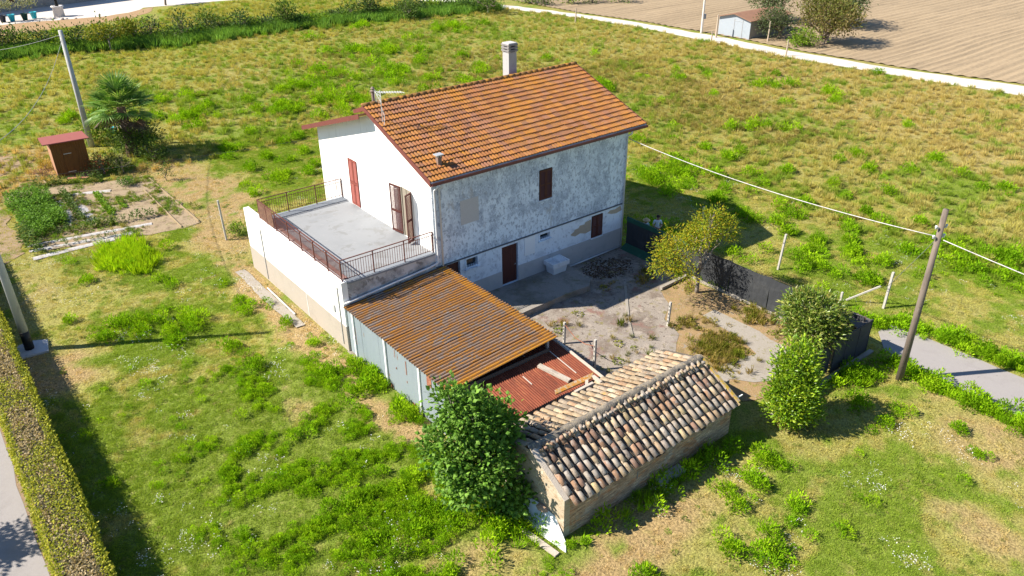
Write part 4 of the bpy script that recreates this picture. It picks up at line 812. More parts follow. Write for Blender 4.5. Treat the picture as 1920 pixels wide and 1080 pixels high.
cable('overhead_cable', (-6.5, 39.0, 8.3), (-16.0, 9.5, 9.0), 1.4, .015, GC, 'grey twisted cable between the two concrete poles')
cable('service_wire', (-.03, 11.0, 6.3), (-23, 20, 6.0), .45, .006, DC, 'thin dark wire from the white gable across the vegetable garden')

# ------------------------------------------------------------------ people behind the net fence
SKIN = M('skin', (.42, .24, .17), rough=.55); SHIRT = M('white_shirt', (.72, .78, .84), rough=.9); TROU = M('dark_trousers', (.05, .055, .07), rough=.9); HAIR = M('dark_hair', (.03, .022, .018)); SHIRTB = M('blue_shirt', (.36, .50, .66), rough=.9); STRAWH = M('straw_hat', (.50, .36, .20)); SHOE = M('shoes', (.06, .05, .045))
def person(loc, rz, H, lean, head_down, shirt, label, hat):
    p = empty('person', loc, rz, label, 'person'); s = H/1.75
    me = bpy.data.meshes.new('body'); J = []; E_ = []; Rr = []
    def v(x, y, z, r, par=None):
        J.append((x*s, y*s, z*s)); Rr.append(r*s); i = len(J)-1
        if par is not None: E_.append((par, i))
        return i
    ly = lambda z: -lean*max(0, z-.95)          # torso leans to -y (front)
    pel = v(0, 0, .95, .145); wa = v(0, ly(1.10), 1.10, .125, pel); chs = v(0, ly(1.30), 1.30, .15, wa); shd = v(0, ly(1.43), 1.43, .11, chs); nk = v(0, ly(1.50)-.01, 1.50, .055, shd)
    h1 = v(0, ly(1.57)-.02-head_down*.3, 1.575, .08, nk); h2 = v(0, ly(1.65)-.03-head_down, 1.655, .095, h1); h3 = v(0, ly(1.72)-.02-head_down, 1.72, .07, h2); v(0, ly(1.62)-.115-head_down, 1.622, .022, h2)
    for sg in (-1, 1):
        hp = v(.10*sg, 0, .90, .10, pel); kn = v(.115*sg, -.02, .50, .068, hp); ank = v(.12*sg, .02, .09, .045, kn); v(.125*sg, -.15, .035, .04, ank)
        sh = v(.19*sg, ly(1.41), 1.41, .065, shd); el = v(.245*sg, ly(1.2)-.02, 1.13, .048, sh); wr = v(.10*sg, ly(1.2)-.25, 1.08, .032, el); pa = v(.055*sg, ly(1.2)-.30, 1.075, .036, wr)
        for fx, ln in ((-.025, .06), (-.008, .072), (.009, .066), (.025, .05)):
            k1_ = v((.03*sg+fx*.6), ly(1.2)-.345, 1.085+fx, .0105, pa); v((.015*sg+fx*.4)-.012*sg, ly(1.2)-.345-ln*.45, 1.07+fx, .009, k1_)
        v(.06*sg, ly(1.2)-.33, 1.125, .011, pa)
    me.from_pydata(J, E_, []); o = bpy.data.objects.new('body', me); link(o)
    sk = o.modifiers.new('skin', 'SKIN'); me.skin_vertices[0].data[0].use_root = True
    for i, r_ in enumerate(Rr): me.skin_vertices[0].data[i].radius = (r_, r_*.8 if i in (0, 1, 2, 3) else r_)
    sb_ = o.modifiers.new('sub', 'SUBSURF'); sb_.levels = 2; sb_.render_levels = 2
    dg = bpy.context.evaluated_depsgraph_get(); m2 = bpy.data.meshes.new_from_object(o.evaluated_get(dg)); bpy.data.objects.remove(o)
    m2.name = 'body'; m2.materials.clear()
    for mt in (SKIN, shirt, TROU, SHOE): m2.materials.append(mt)
    for pg in m2.polygons:
        c = pg.center/s; d2 = abs(c.x)
        pg.use_smooth = True
        if c.z < .075: pg.material_index = 3
        elif c.z < .98 and not (c.y < ly(1.2)-.2): pg.material_index = 2
        elif c.z < 1.475 and not (c.z < 1.24 and (d2 > .17 or c.y < ly(1.2)-.14)): pg.material_index = 1
        else: pg.material_index = 0
    bo = bpy.data.objects.new('body', m2); link(bo, p)
    hy = ly(1.68)-.02-head_down
    if hat: MB().lathe((0, hy*s, 1.70*s), [(.24*s, -.02*s), (.23*s, 0), (.12*s, .02*s), (.11*s, .09*s), (.05*s, .12*s)], 16).build('hat', STRAWH, p, smooth=True)
    else: MB().lathe((0, (hy+.015)*s, 1.69*s), [(.098*s, -.03*s), (.108*s, .02*s), (.09*s, .075*s), (.04*s, .10*s)], 14).build('hair', HAIR, p, smooth=True)
    for sg in (-1, 1): MB().lathe((sg*.035*s, (hy-.088)*s, 1.66*s), [(.002, -.008), (.010*s, 0), (.002, .008)], 6).build('eye', DARK, p)
    MB().box(-.025*s, .025*s, (hy-.10)*s, (hy-.085)*s, 1.592*s, 1.60*s).build('mouth', M('lips', (.28, .12, .10)), p)
    return p
person((14.34, -.92, 0), math.radians(-38), 1.75, .10, .02, SHIRT, 'person with short dark hair and white t-shirt looking down at hands behind fence', False)
person((13.62, -.62, 0), math.radians(-20), 1.66, .16, .04, SHIRTB, 'person in a pale blue top and hat leaning over behind fence', True)

# ------------------------------------------------------------------ small wooden tool shed with red roof
ts = empty('garden_shed', (-8.95, 33.7, 0), math.radians(-4), 'small brown wooden garden shed with dark red pent roof', 'shed')
TSW = M('shed_wood_shaded', (.15, .060, .014), [(5, .5, .7, (.115, .045, .011), (1, 1, .2))], fine=.15); TSL = M('shed_wood_sunlit', (.36, .19, .115), [(5, .5, .7, (.31, .165, .095), (1, 1, .2))], fine=.1); TSR = M('red_roof_felt', (.25, .075, .065), [(2, .5, .7, (.22, .065, .058))], fine=.08)  # wood: shade on the front and sun on the side put into two colours
tw_, td_ = 2.15, 3.2
MB().hexa([(-1.1, -.9, 0), (1.1, -.9, 0), (1.1, 2.3, 0), (-1.1, 2.3, 0)], [(-1.1, -.9, 2.5), (1.1, -.9, 2.5), (1.1, 2.3, 2.1), (-1.1, 2.3, 2.1)]).build('wall', TSL, ts)
for k in range(14): MB().box(-1.1+k*.157+.004, -1.1+(k+1)*.157-.004, -.93, -.901, .05, 2.45).build('plank', TSW, ts)
dd = MB(); dd.box(-.42, .42, -.95, -.931, .08, 2.1); dd.build('door', TSW, ts)
for z in (.35, 1.65): MB().box(-.4, .1, -.962, -.951, z, z+.04).build('hinge', GALV, ts)
MB().hexa([(-1.5, -1.25, 2.545), (1.4, -1.25, 2.545), (1.4, 2.6, 2.06), (-1.5, 2.6, 2.06)], [(-1.5, -1.25, 2.61), (1.4, -1.25, 2.61), (1.4, 2.6, 2.13), (-1.5, 2.6, 2.13)]).build('roof', TSR, ts)
st_ = M('terracotta_slab', (.40, .17, .12), fine=.15)
for (px, py, w_, lb) in ((155, 327, .8, 'flat terracotta slab stepping stone before the garden shed door'), (148, 333, .7, 'orange terracotta slab at the edge of the garden by shed')):
    c = G(px, py); tag(MB().box(c[0]-w_, c[0]+w_, c[1]-.35, c[1]+.35, 0, .07, rot=-.5).build('paving_slab', st_), lb, 'slab')
c = G(214, 250); tb = MB(); tb.lathe((c[0], c[1], 0), [(.22, 0), (.28, .5), (.27, .52), (.24, .48)], 12); tag(tb.build('blue_bucket', M('cyan_plastic', (.05, .42, .50), rough=.4), smooth=True), 'pale blue plastic bucket beside the palm tree', 'bucket')

# ------------------------------------------------------------------ vegetable garden
SOILG = M('garden_soil', (.31, .235, .15), [(1.6, .48, .64, (.20, .145, .09)), (6, .55, .68, (.33, .255, .17)), (2.5, .56, .66, (.17, .165, .05))], bump=.05, bscale=10, fine=.2)
sheet('garden_soil', wobble([G(8, 375)[:2], G(85, 470)[:2], G(310, 435)[:2], G(380, 418)[:2], G(275, 328)[:2], G(205, 340)[:2], G(120, 345)[:2], G(40, 345)[:2]], .18, .8, 14), .016, SOILG)
sheet('bare_path', wobble([(-16.3, 19), (-14.2, 21), (-14.2, 30), (-13.5, 36), (-10.2, 38.5), (-13, 42), (-16.5, 40), (-17, 30)], .25, .9, 15), .008, M('path_soil', (.29, .205, .13), [(1.2, .5, .7, (.23, .165, .10)), (5, .55, .68, (.18, .17, .05))], bump=.03, fine=.2))
FILM = M('mulch_film', (.44, .42, .41), [(3, .48, .62, (.31, .26, .20)), (14, .56, .66, (.55, .54, .53))], rough=.6, bump=.03, bscale=9)
def strip(a, b_, w_, z, name, mat, label, cat, group=None, h=.05):
    a = np.array(a[:2]); b_ = np.array(b_[:2]); d = (b_-a)/np.linalg.norm(b_-a); nn = np.array([-d[1], d[0]]); n = max(4, int(np.linalg.norm(b_-a)/.4)); vs = []
    for i in range(n+1):
        c = a+(b_-a)*i/n
        for o_, zz in ((-.5, 0), (-.3, h), (.3, h*rnd.uniform(.8, 1.1)), (.5, 0)): q = c+nn*w_*(o_+rnd.uniform(-.06, .06)); vs.append((q[0], q[1], z+zz))
    return tag(MB().add(vs, [(i*4+j, i*4+j+1, (i+1)*4+j+1, (i+1)*4+j) for i in range(n) for j in range(3)]).build(name, mat, smooth=True), label, cat, group)
strip(G(108, 378), G(140, 422), .55, .02, 'mulch_strip', FILM, 'wide pale mulch film strip beside the tomato rows', 'mulch film')
strip(G(137, 376), G(172, 416), .75, .02, 'mulch_strip', FILM, 'broad silvery mulch film strip left of the lettuce row', 'mulch film')
strip(G(128, 366), G(208, 358), .45, .02, 'mulch_strip', FILM, 'short mulch film strip at the shed end of the garden', 'mulch film')
strip(G(52, 462), G(285, 420), .32, .02, 'mulch_strip', FILM, 'long pale seedling strip along the garden edge', 'mulch film')
strip(G(55, 472), G(250, 437), .35, .02, 'mulch_strip', FILM, 'second pale strip behind the long seedling strip', 'mulch film')
strip(G(62, 486), G(215, 448), .45, .02, 'mulch_strip', FILM, 'outermost grey strip bordering lawn below the seedlings', 'mulch film')
ROPE = M('pale_board', (.31, .235, .14), fine=.2)
for a, b_, lb in (((270, 357), (341, 427), 'pale timber edging nearer the lettuce rows'), ((277, 333), (373, 416), 'pale timber edging nearer the palm tree'), ((57, 318), (93, 350), 'pale board edging the flower bed by the shed')):
    tag(MB().bar((*G(*a)[:2], .06), (*G(*b_)[:2], .06), .06, .09).build('edging_board', ROPE), lb, 'edging board')

# ------------------------------------------------------------------ far shed, posts and yard things
fs_ = empty('white_shed', (66.3, 33.75, 0), math.radians(-90), 'white sheet metal shed with rusty gable roof beside gravel road', 'shed')
WSH = M('white_sheet', (.30, .335, .38), [(1, .5, .7, (.27, .305, .35))], rough=.6); RSH = M('rusty_roof', (.25, .135, .085), [(1.2, .5, .7, (.19, .10, .07)), (4, .58, .7, (.31, .175, .11))], fine=.12); GSH = M('grey_block', (.25, .235, .215), fine=.12)
W_, D_ = 4.7, 8.0
MB().box(-W_/2, W_/2, 0, .08, 0, 2.2).build('front_wall', WSH, fs_); MB().box(W_/2-.1, W_/2, .082, D_, 0, 2.1).build('side_wall', GSH, fs_); MB().box(-W_/2, -W_/2+.1, .082, D_, 0, 2.1).build('side_wall', GSH, fs_); MB().box(-W_/2+.1, W_/2-.1, D_-.1, D_, 0, 2.1).build('rear_wall', GSH, fs_)
MB().add([(-W_/2, .0, 2.2), (W_/2, .0, 2.2), (0, .0, 2.75), (-W_/2, .08, 2.2), (W_/2, .08, 2.2), (0, .08, 2.75)], [(0, 1, 2), (5, 4, 3), (0, 2, 5, 3), (1, 4, 5, 2)]).build('gable', WSH, fs_)
for s in (-1, 1):
    MB().hexa([(0, -.35, 2.76), (s*(W_/2+.25), -.35, 2.14), (s*(W_/2+.25), D_+.3, 2.14), (0, D_+.3, 2.76)][::s], [(0, -.35, 2.83), (s*(W_/2+.25), -.35, 2.21), (s*(W_/2+.25), D_+.3, 2.21), (0, D_+.3, 2.83)][::s]).build('roof_slope', RSH, fs_)
for x in (-.03, 1.2): MB().box(x-.03, x+.03, -.03, -.001, 0, 2.18).build('door_seam', M('seam_grey%d' % int(x), (.30, .30, .31)), fs_)
MB().box(-.03, 1.2, -.03, -.001, 1.95, 2.0).build('door_rail', GALV, fs_)
ep = empty('utility_pole', (65.4, 38.0, 0), 0, 'pale slim pole with grey box at the edge of ploughed field', 'pole'); MB().tube([(0, 0, 0), (0, 0, 8)], [.14, .10], 10).build('shaft', M('pale_pole', (.60, .56, .52)), ep); MB().box(.1, .45, -.15, .15, 1.7, 2.3).build('meter_box', M('box_grey', (.30, .31, .32)), ep)
for (x, y, h, w_, lb) in ((64.4, 34.9, 2.7, .22, 'pale thick gate post between gravel road and white shed'), (62.0, 23.2, 1.8, .16, 'old wooden post at the gravel road below the olive'), (61.9, 33.6, 1.3, .16, 'short post with dry weeds along near road edge'), (58.4, 54.0, 1.9, .16, 'lone wooden post on the gravel road verge'), (67.0, 29.2, 2.4, .16, 'pale bare trunk post standing before the grey olive')):
    tag(MB().tube([(x, y, 0), (x+.05, y, h*.6), (x+.03, y, h)], [w_/2*1.2, w_/2, w_/2*.8], 8).build('wooden_post', M('post_wood', (.42, .34, .26), fine=.2)), lb, 'post')
POTS = [(7, 42, (.02, .025, .04), 'black planter with thin sapling at the far left of the yard edge'), (24, 40, (.03, .40, .52), 'small bright blue planter with sapling on yard edge'), (48, 38, (.01, .05, .04), 'dark green planter with sapling on yard edge'), (65, 35, (.03, .42, .52), 'large turquoise planter with sapling on yard edge')]
POT_AT = []
for px, py, c, lb in POTS:
    g = G(px, py); o = empty('planter', (g[0], g[1], 0), 0, lb, 'planter', 'planters along the yard edge')
    MB().lathe((0, 0, 0), [(.30, 0), (.46, .85), (.50, .87), (.50, .95), (.43, .95), (.40, .80)], 14).build('pot', M('pot_plastic', c, rough=.4), o, smooth=True)
    MB().tube([(0, 0, .8), (.05, 0, 1.7), (0, .05, 2.5)], [.035, .025, .015], 6).build('stem', GREYBARK, o); POT_AT.append(o)
g = G(112, 31); o = empty('stone_well', (g[0], g[1], 0), 0, 'pale round stone well with dark iron pump in the far yard', 'well')
MB().lathe((0, 0, 0), [(.75, 0), (.70, 1.3), (.85, 1.35), (.85, 1.5), (.6, 1.5), (.55, .9)], 16).build('ring', M('well_stone', (.62, .58, .56), fine=.15), o, smooth=True)
MB().tube([(0, 0, 1.3), (0, 0, 2.4)], [.25, .2], 8).build('pump', DARK, o); MB().lathe((0, 0, 2.4), [(.42, 0), (.3, .3), (.05, .4)], 10).build('cap', DARK, o)
for px, py, r_, lb in ((100, 36, .28, 'pale rock beside well on its left'), (117, 37, .3, 'light rock at foot of well'), (125, 36, .22, 'white rock right of well'), (142, 35, .2, 'small dark rock on gravel near well')):
    g = G(px, py); s_ = MB(); s_.lathe((g[0], g[1], -.03), [(r_*.7, 0), (r_, r_*.4), (r_*.7, r_*.9), (.03, r_)], 7); tag(s_.build('rock', M('pale_rock', (.48, .43, .38), fine=.2)), lb, 'rock')
# farm building behind the yard; its shadow falls on the gravel
fb = empty('yard_house', (8, 119, 0), math.radians(12), 'grey stone house standing at the back of the gravel yard', 'house')
STN = M('stone_wall', (.30, .26, .23), [(1.2, .5, .7, (.22, .19, .17)), (4, .55, .7, (.38, .34, .3))], bump=.03, bscale=6)
MB().box(-16, 7, 0, 8, 0, 5.6).build('wall', STN, fb); MB().add([(-16.4, -.4, 5.602), (7.4, -.4, 5.602), (7.4, 8.4, 5.602), (-16.4, 8.4, 5.602), (-16.4, 4, 7.4), (7.4, 4, 7.4)], [(0, 1, 5, 4), (2, 3, 4, 5), (1, 2, 5), (3, 0, 4), (3, 2, 1, 0)]).build('roof', M('yard_roof', (.36, .17, .10), fine=.2), fb)
for x in (-13, -8, -3, 3): w1 = MB().box(x, x+1.1, -.05, -.002, 1.2, 2.6).build('window', BROWN, fb)
# ------------------------------------------------------------------ vegetation
def unit(v): return v/np.maximum(np.linalg.norm(v, axis=-1, keepdims=True), 1e-9)
def leaf_mesh(name, P, D, N, L_, Wd, cols, mat, fold=.18, droop=.0):
    """kite-shaped leaves: base P, direction D, up-normal N, length, width"""
    n = len(P); D = unit(D); S = unit(np.cross(D, N)); N2 = np.cross(S, D); L_ = np.broadcast_to(L_, n)[:, None]; Wd = np.broadcast_to(Wd, n)[:, None]
    mid = P+D*L_*.5+N2*L_*fold*.5
    V = np.stack([P, mid+S*Wd*.5-N2*L_*fold*.35, P+D*L_-N2*L_*droop, mid-S*Wd*.5-N2*L_*fold*.35, mid], 1).reshape(-1, 3)
    b = np.arange(n)[:, None]*5
    F = np.concatenate([b+np.array([[0, 1, 4]]), b+np.array([[1, 2, 4]]), b+np.array([[2, 3, 4]]), b+np.array([[3, 0, 4]])]).reshape(-1, 3)
    return np_mesh(name, V, F, mat, cols=np.repeat(cols, 5, 0))
def pick(rr, cols, n, var=.22):
    cols = np.array(cols); c = cols[rr.randint(len(cols), size=n)]*rr.uniform(1-var, 1+var, (n, 1)); return c
def limb(mb, a, b_, r0, r1, rr, k=5, wob=.08):
    a = np.array(a, float); b_ = np.array(b_, float); L_ = np.linalg.norm(b_-a); P = []
    for i in range(k+1):
        t_ = i/k; q = a+(b_-a)*t_+(rr.uniform(-1, 1, 3)*wob*L_*(0 if i in (0, k) else 1)); P.append(tuple(q))
    mb.tube(P, [r0+(r1-r0)*i/k for i in range(k+1)], 7)
def tree(name, base, lobes, nleaf, lsize, cols, label, trunk_h, tr=.09, mat=None, bark=None, seed=0, cluster=14, group=None, cat='tree', droop=.1, aspect=.5, up=.35, spread=.16, limbs=True, multi=1, tops=None):
    rr = np.random.RandomState(seed+100); base = np.array([base[0], base[1], 0.0])
    o = empty(name, tuple(base), 0, label, cat, group); tb = MB(); lob = [np.array(l, float) for l in lobes]
    fork = np.array([0, 0, trunk_h])
    if limbs:
        for q in range(multi):
            off = rr.uniform(-.15, .15, 3)*(multi > 1); off[2] = 0
            limb(tb, (off[0], off[1], -.1), fork+off*.5, tr*1.3, tr, rr, 4, .04)
        for l in lob:
            e = l[:3]-base; limb(tb, fork, e, tr*.75, tr*.25, rr, 5, .07)
            for _ in range(4):
                d = unit(rr.normal(size=3)); d[2] = abs(d[2]); limb(tb, fork+(e-fork)*rr.uniform(.5, .9), e+d*l[3:6]*.7, tr*.3, tr*.08, rr, 3, .08)
        tb.build('trunk', bark or BARK, o, smooth=True)
    vol = np.array([l[3]*l[4]*l[5] for l in lob])**.7; cnt = np.maximum(1, (nleaf*vol/vol.sum()/cluster)).astype(int)
    P = []; D = []
    for l, k in zip(lob, cnt):
        d = unit(rr.normal(size=(k, 3))); r = rr.uniform(.35, 1.0, (k, 1))**.45
        bump_ = .80+.45*vnoise(d[:, 0]*2.3+seed, d[:, 1]*2.3+d[:, 2]*3.1+seed)[:, None]
        c = l[:3]+d*l[3:6]*r*bump_
        keep = c[:, 2] > .08; c = c[keep]; d = d[keep]
        cc = np.repeat(c, cluster, 0); dd = np.repeat(d, cluster, 0)
        off = rr.normal(size=cc.shape)*spread*np.array([1, 1, .8])
        P.append(cc+off); D.append(unit(dd*.6+unit(off+1e-6)*.9+np.array([0, 0, up])+rr.normal(size=cc.shape)*.35))
    P = np.concatenate(P)-base; D = np.concatenate(D); n = len(P)
    N = unit(rr.normal(size=(n, 3))*.55+np.array([0, 0, 1.0])); L_ = lsize*rr.uniform(.7, 1.25, n)
    C_ = pick(rr, cols, n, .38)
    if tops is not None:
        hi = np.clip((P[:, 2]-P[:, 2].min())/np.ptp(P[:, 2]), 0, 1)*.8+rr.uniform(0, .5, n); C_ = np.where((hi > .8)[:, None], pick(rr, tops, n), C_)
    me = leaf_mesh('crown', P, D, N, L_, L_*aspect, C_, mat or LEAF, droop=droop)
    link(bpy.data.objects.new('crown', me), o); return o
def lobes_at(c, rads, n, seed, flat=.8):
    rr = np.random.RandomState(seed); out = []
    c = np.array(c, float)
    for i in range(n):
        d = unit(rr.normal(size=3)); f = rr.uniform(.35, .75); out.append(tuple(c+d*np.array(rads)*f)+tuple(np.array(rads)*rr.uniform(.42, .62)))
    return out
FIG = [(.10, .215, .024), (.14, .27, .034), (.075, .165, .02), (.18, .32, .05)]
tree('fig_tree', (-5.75, -11.2), [(-6.05, -11.1, 3.6, .85, .85, .8), (-6.75, -11.0, 2.7, .75, .7, .8), (-5.3, -11.2, 2.7, .85, .8, .95), (-6.2, -11.8, 2.2, 1.0, .85, .95), (-5.5, -12.0, 1.4, .8, .65, .85), (-6.7, -11.7, 1.4, .6, .6, .7), (-4.75, -11.3, 2.9, .5, .5, .55), (-6.35, -10.7, 4.15, .55, .5, .5), (-5.3, -12.4, .8, .6, .45, .6)],
     7600, .185, FIG, 'bushy dark green fig tree beside the brick outbuilding gable', .5, .09, bark=GREYBARK, seed=1, cluster=15, aspect=.72, spread=.19, droop=.18)
PEA = [(.26, .31, .012), (.34, .32, .015), (.19, .27, .014), (.40, .31, .018), (.14, .21, .015)]
tree('peach_tree', (11.55, -6.25), [(10.0, -5.9, 2.75, .95, .9, .62), (9.2, -6.2, 2.35, .8, .7, .55), (11.0, -6.3, 3.3, .9, .8, .6), (12.0, -6.2, 3.6, .75, .75, .75), (12.9, -6.5, 3.2, .7, .7, .6), (12.3, -5.5, 3.0, .7, .7, .5), (10.6, -5.3, 2.9, .8, .7, .5), (12.15, -6.3, 4.15, .32, .32, .5), (9.6, -7.0, 1.95, .5, .5, .4)],
     7600, .14, PEA, 'yellow green spreading fruit tree growing by the sunlit net fence', 1.15, .085, bark=GREYBARK, seed=2, cluster=16, aspect=.32, spread=.16, up=.1)
LOQ = [(.12, .19, .018), (.08, .135, .014), (.19, .25, .03), (.32, .33, .08), (.11, .175, .018)]
tree('loquat_tree', (10.25, -13.35), [(10.1, -13.2, 2.6, 1.05, 1.0, .75), (9.6, -13.6, 2.1, .9, .9, .7), (11.0, -13.4, 2.1, .9, .9, .75), (10.4, -13.9, 1.8, .9, .8, .7), (10.6, -12.7, 2.3, .8, .8, .6)],
     6000, .24, LOQ, 'dense leafy tree with long leathery leaves behind net gate', .9, .08, mat=LEAF_GLOSSY, seed=3, cluster=12, aspect=.30, spread=.15, up=.2, droop=.12)
LAU = [(.15, .28, .010), (.21, .34, .012), (.10, .19, .010), (.30, .40, .018)]
tree('laurel_shrub', (6.1, -15.35), [(6.05, -15.35, 1.0, .95, .95, .95), (6.0, -15.3, 1.9, .95, .9, .9), (6.15, -15.25, 2.65, .8, .75, .8), (5.6, -15.5, 1.4, .75, .7, .9), (6.6, -15.3, 1.5, .75, .7, .9), (6.3, -15.7, .8, .8, .6, .7), (6.2, -15.2, 3.2, .5, .5, .45)],
     9500, .17, LAU, 'bright green upright laurel shrub at outbuilding east end', .3, .05, seed=4, cluster=14, aspect=.42, spread=.13, up=.8, cat='shrub', mat=LEAF_GLOSSY)
# palm
def palm():
    rr = np.random.RandomState(5); b = G(248, 292); o = empty('fan_palm', (b[0], b[1], 0), 0, 'stout fan palm with green fronds and brown skirt beside shed', 'palm')
    MB().tube([(0, 0, -.1), (.1, 0, 1.2), (.05, .05, 3.7)], [.42, .36, .30], 10).build('trunk', M('palm_trunk', (.14, .085, .06), fine=.4, bump=.05, bscale=12), o)
    for k in range(46):
        t_ = k/46; az = k*2.39996; el = math.radians(84-122*t_**1.1+rr.uniform(-9, 9)); pet = 1.15+.5*rr.rand(); R_ = 1.2+.3*rr.rand()
        d = np.array([math.cos(az)*math.cos(el), math.sin(az)*math.cos(el), math.sin(el)]); hub = np.array([.05, .05, 3.6])+d*pet
        side = unit(np.cross(d, (0, 0, 1.0))); upn = np.cross(side, d); P = []; D = []; N = []
        ns = 22
        for j in range(ns):
            a = math.radians(-115+230*j/(ns-1)); dj = d*math.cos(a)+side*math.sin(a)+upn*.12; P.append(hub); D.append(dj); N.append(upn)
        dry = t_ > .88
        col = pick(rr, [(.09, .20, .03), (.14, .27, .045), (.25, .36, .10)] if not dry else [(.09, .055, .03), (.13, .085, .05)], ns, .15)
        me = leaf_mesh('frond', np.array(P), np.array(D), np.array(N), R_*(.75+.25*np.cos(np.linspace(-1.6, 1.6, ns))), .11, col, LEAF_GLOSSY, fold=.06, droop=.16)
        f = bpy.data.objects.new('frond', me); link(f, o)
        MB().tube([(.05, .05, 3.6), tuple(hub)], .02, 5).build('stalk', M('stalk', (.16, .18, .05)) if 'stalk' not in MATS else MATS['stalk'], f)
palm()
SHR = [(.08, .14, .022), (.12, .19, .035), (.06, .105, .018)]; SHR2 = [(.16, .26, .02), (.21, .31, .025), (.11, .19, .015)]
def shrub(px, py, r, h, cols, label, seed, n=900, ls=.12, group=None, name='shrub', z=0, xy=None, cat='shrub', tops=None):
    c = np.array([*xy, 0.0]) if xy is not None else G(px, py)
    L_ = [(c[0], c[1], h*.55, r*.8, r*.8, h*.5)]+lobes_at((c[0], c[1], h*.55), (r, r, h*.5), 4, seed)
    return tree(name, c, L_, n, ls, cols, label, h*.25, max(.02, r*.05), seed=seed, cluster=10, spread=ls*1.1, group=group, cat=cat, tops=tops)
shrub(210, 262, 2.1, 2.4, SHR2, 'bright leafy shrub between shed and palm trunk', 21, 3000, .22)
shrub(258, 287, 2.2, 2.3, SHR, 'dark spreading shrub at the foot of the palm', 22, 3400, .19)
shrub(288, 303, 1.3, 1.6, SHR, 'loose grey green shrub right of palm skirt', 23, 1200, .15)
shrub(232, 325, 1.0, 1.5, [(.16, .19, .05), (.12, .15, .04)], 'olive coloured upright shrub at the garden corner below palm', 24, 700, .12)
shrub(196, 326, 1.1, 1.4, [(.10, .13, .04), (.14, .15, .05), (.35, .08, .03)], 'flowering shrub beside garden shed door', 25, 700, .12)
shrub(238, 348, .6, .6, [(.06, .16, .012), (.09, .20, .02)], 'small round green bush at the top of the lettuce plot', 26, 700, .1)
shrub(312, 338, .5, 1.3, SHR, 'thin solitary shrub beyond the timber edging', 27, 300, .12)
shrub(450, 440, .6, .7, SHR2, 'small round bush beside the slim grey post', 28, 700, .12)
shrub(86, 318, .55, .5, [(.34, .24, .02), (.30, .20, .02)], 'mound of yellow flowers beside shed wall', 29, 400, .1, name='flower_mound', cat='flowers')
shrub(80, 330, .6, .45, [(.42, .20, .20), (.30, .16, .12), (.14, .16, .05)], 'mound of pink flowers in front of shed wall', 30, 400, .1, name='flower_mound', cat='flowers')
for k, (px, py, lb) in enumerate(((1500, 100, None),)):
    pass
# trees by the white shed
OLV = [(.10, .135, .055), (.14, .175, .085), (.075, .105, .04)]; BRN = [(.21, .16, .06), (.17, .15, .05), (.15, .17, .04), (.24, .20, .07)]
def bigtree(xy, r, h, cols, label, seed, n=2600, ls=.34, tops=None, th=.9):
    c = np.array([*xy, 0.0]); L_ = lobes_at((c[0], c[1], h*.58), (r, r, h*.42), 9, seed)
    return tree('olive_tree', c, L_, n, ls, cols, label, th, .2, seed=seed, cluster=12, spread=.32, tops=tops, bark=BARK)
bigtree((79.0, 37.5), 4.6, 5.6, OLV, 'dark olive tree behind the rusty roofed white shed', 41)
bigtree((82.5, 30.0), 5.2, 5.8, OLV, 'large grey green olive tree on ploughed field edge', 42, 5200)
bigtree((70.6, 24.0), 3.9, 5.6, BRN, 'brownish half dry tree at the ploughed field corner', 43, 6500, .30, [(.14, .16, .03), (.17, .17, .04)], .6)
bigtree((69.4, 29.3), 2.4, 3.9, OLV, 'small olive tree at the right wall of white shed', 44, 2600, .26)
shrub(0, 0, 1.9, 2.0, SHR2, 'bright green bush at the foot of the brownish tree', 45, 1500, .26, xy=(67.8, 24.9))
# ditch hedgerow far behind the meadow
dl = [(-60, 84), (-30, 83), (-6.7, 81.3), (1.5, 80.0), (11.3, 76), (26, 76.5), (38, 74.5), (48, 72.5), (57.3, 70.5)]
dx = np.array([p[0] for p in dl]); dyy = np.array([p[1] for p in dl])
rr = np.random.RandomState(77); x = -12.0; k = 0
HG = 'bushes along the far ditch'
DCOL = [SHR, [(.06, .115, .03), (.04, .085, .025)], SHR2, [(.05, .08, .03), (.08, .12, .05)]]
while x < 57:
    y = np.interp(x, dx, dyy)+rr.uniform(-.4, 1.8); near = x < 11; h = rr.uniform(2.3, 3.3) if near else rr.choice([1.2, 1.5, 1.9, 2.6, 3.2], p=[.3, .25, .2, .15, .1]); r = rr.uniform(1.7, 2.4) if near else rr.uniform(1.2, 2.0)
    shrub(0, 0, r, h, DCOL[k % 4], 'green bush in the overgrown ditch line beyond the meadow', 200+k, 620, .32, group=HG, xy=(x, y), name='ditch_bush', cat='bush'); k += 1; x += rr.uniform(1.3, 2.9)
tree('young_vine_tree', (4.3, 76.3), [(3.2, 76.3, 2.2, 1.3, .9, .7), (5.2, 76.4, 2.4, 1.4, .9, .8), (6.6, 76.6, 2.5, 1.2, .9, .9)], 1500, .3, [(.22, .24, .02), (.28, .26, .03), (.14, .2, .02)], 'yellow green fruit tree in front of the ditch bushes', 1.3, .09, bark=GREYBARK, seed=51)
for k, (px, py, h, r, lb) in enumerate(((543, 38, 3.2, 1.6, 'tall rounded bush standing clear of the ditch line'), (690, 22, 3.8, 2.0, 'tall dark poplar like bush in the middle of the ditch line'), (915, 14, 3.2, 2.4, 'large dark bush where ditch meets the gravel road'), (390, 50, 2.6, 1.5, 'dense upright bush on the ditch bank'), (760, 25, 2.6, 1.9, 'wide dark green bush beyond the reeds'))):
    c = G(px, py+12); shrub(0, 0, r, h, SHR, lb, 60+k, 900, .3, xy=(c[0], c[1]), name='ditch_shrub', cat='bush')
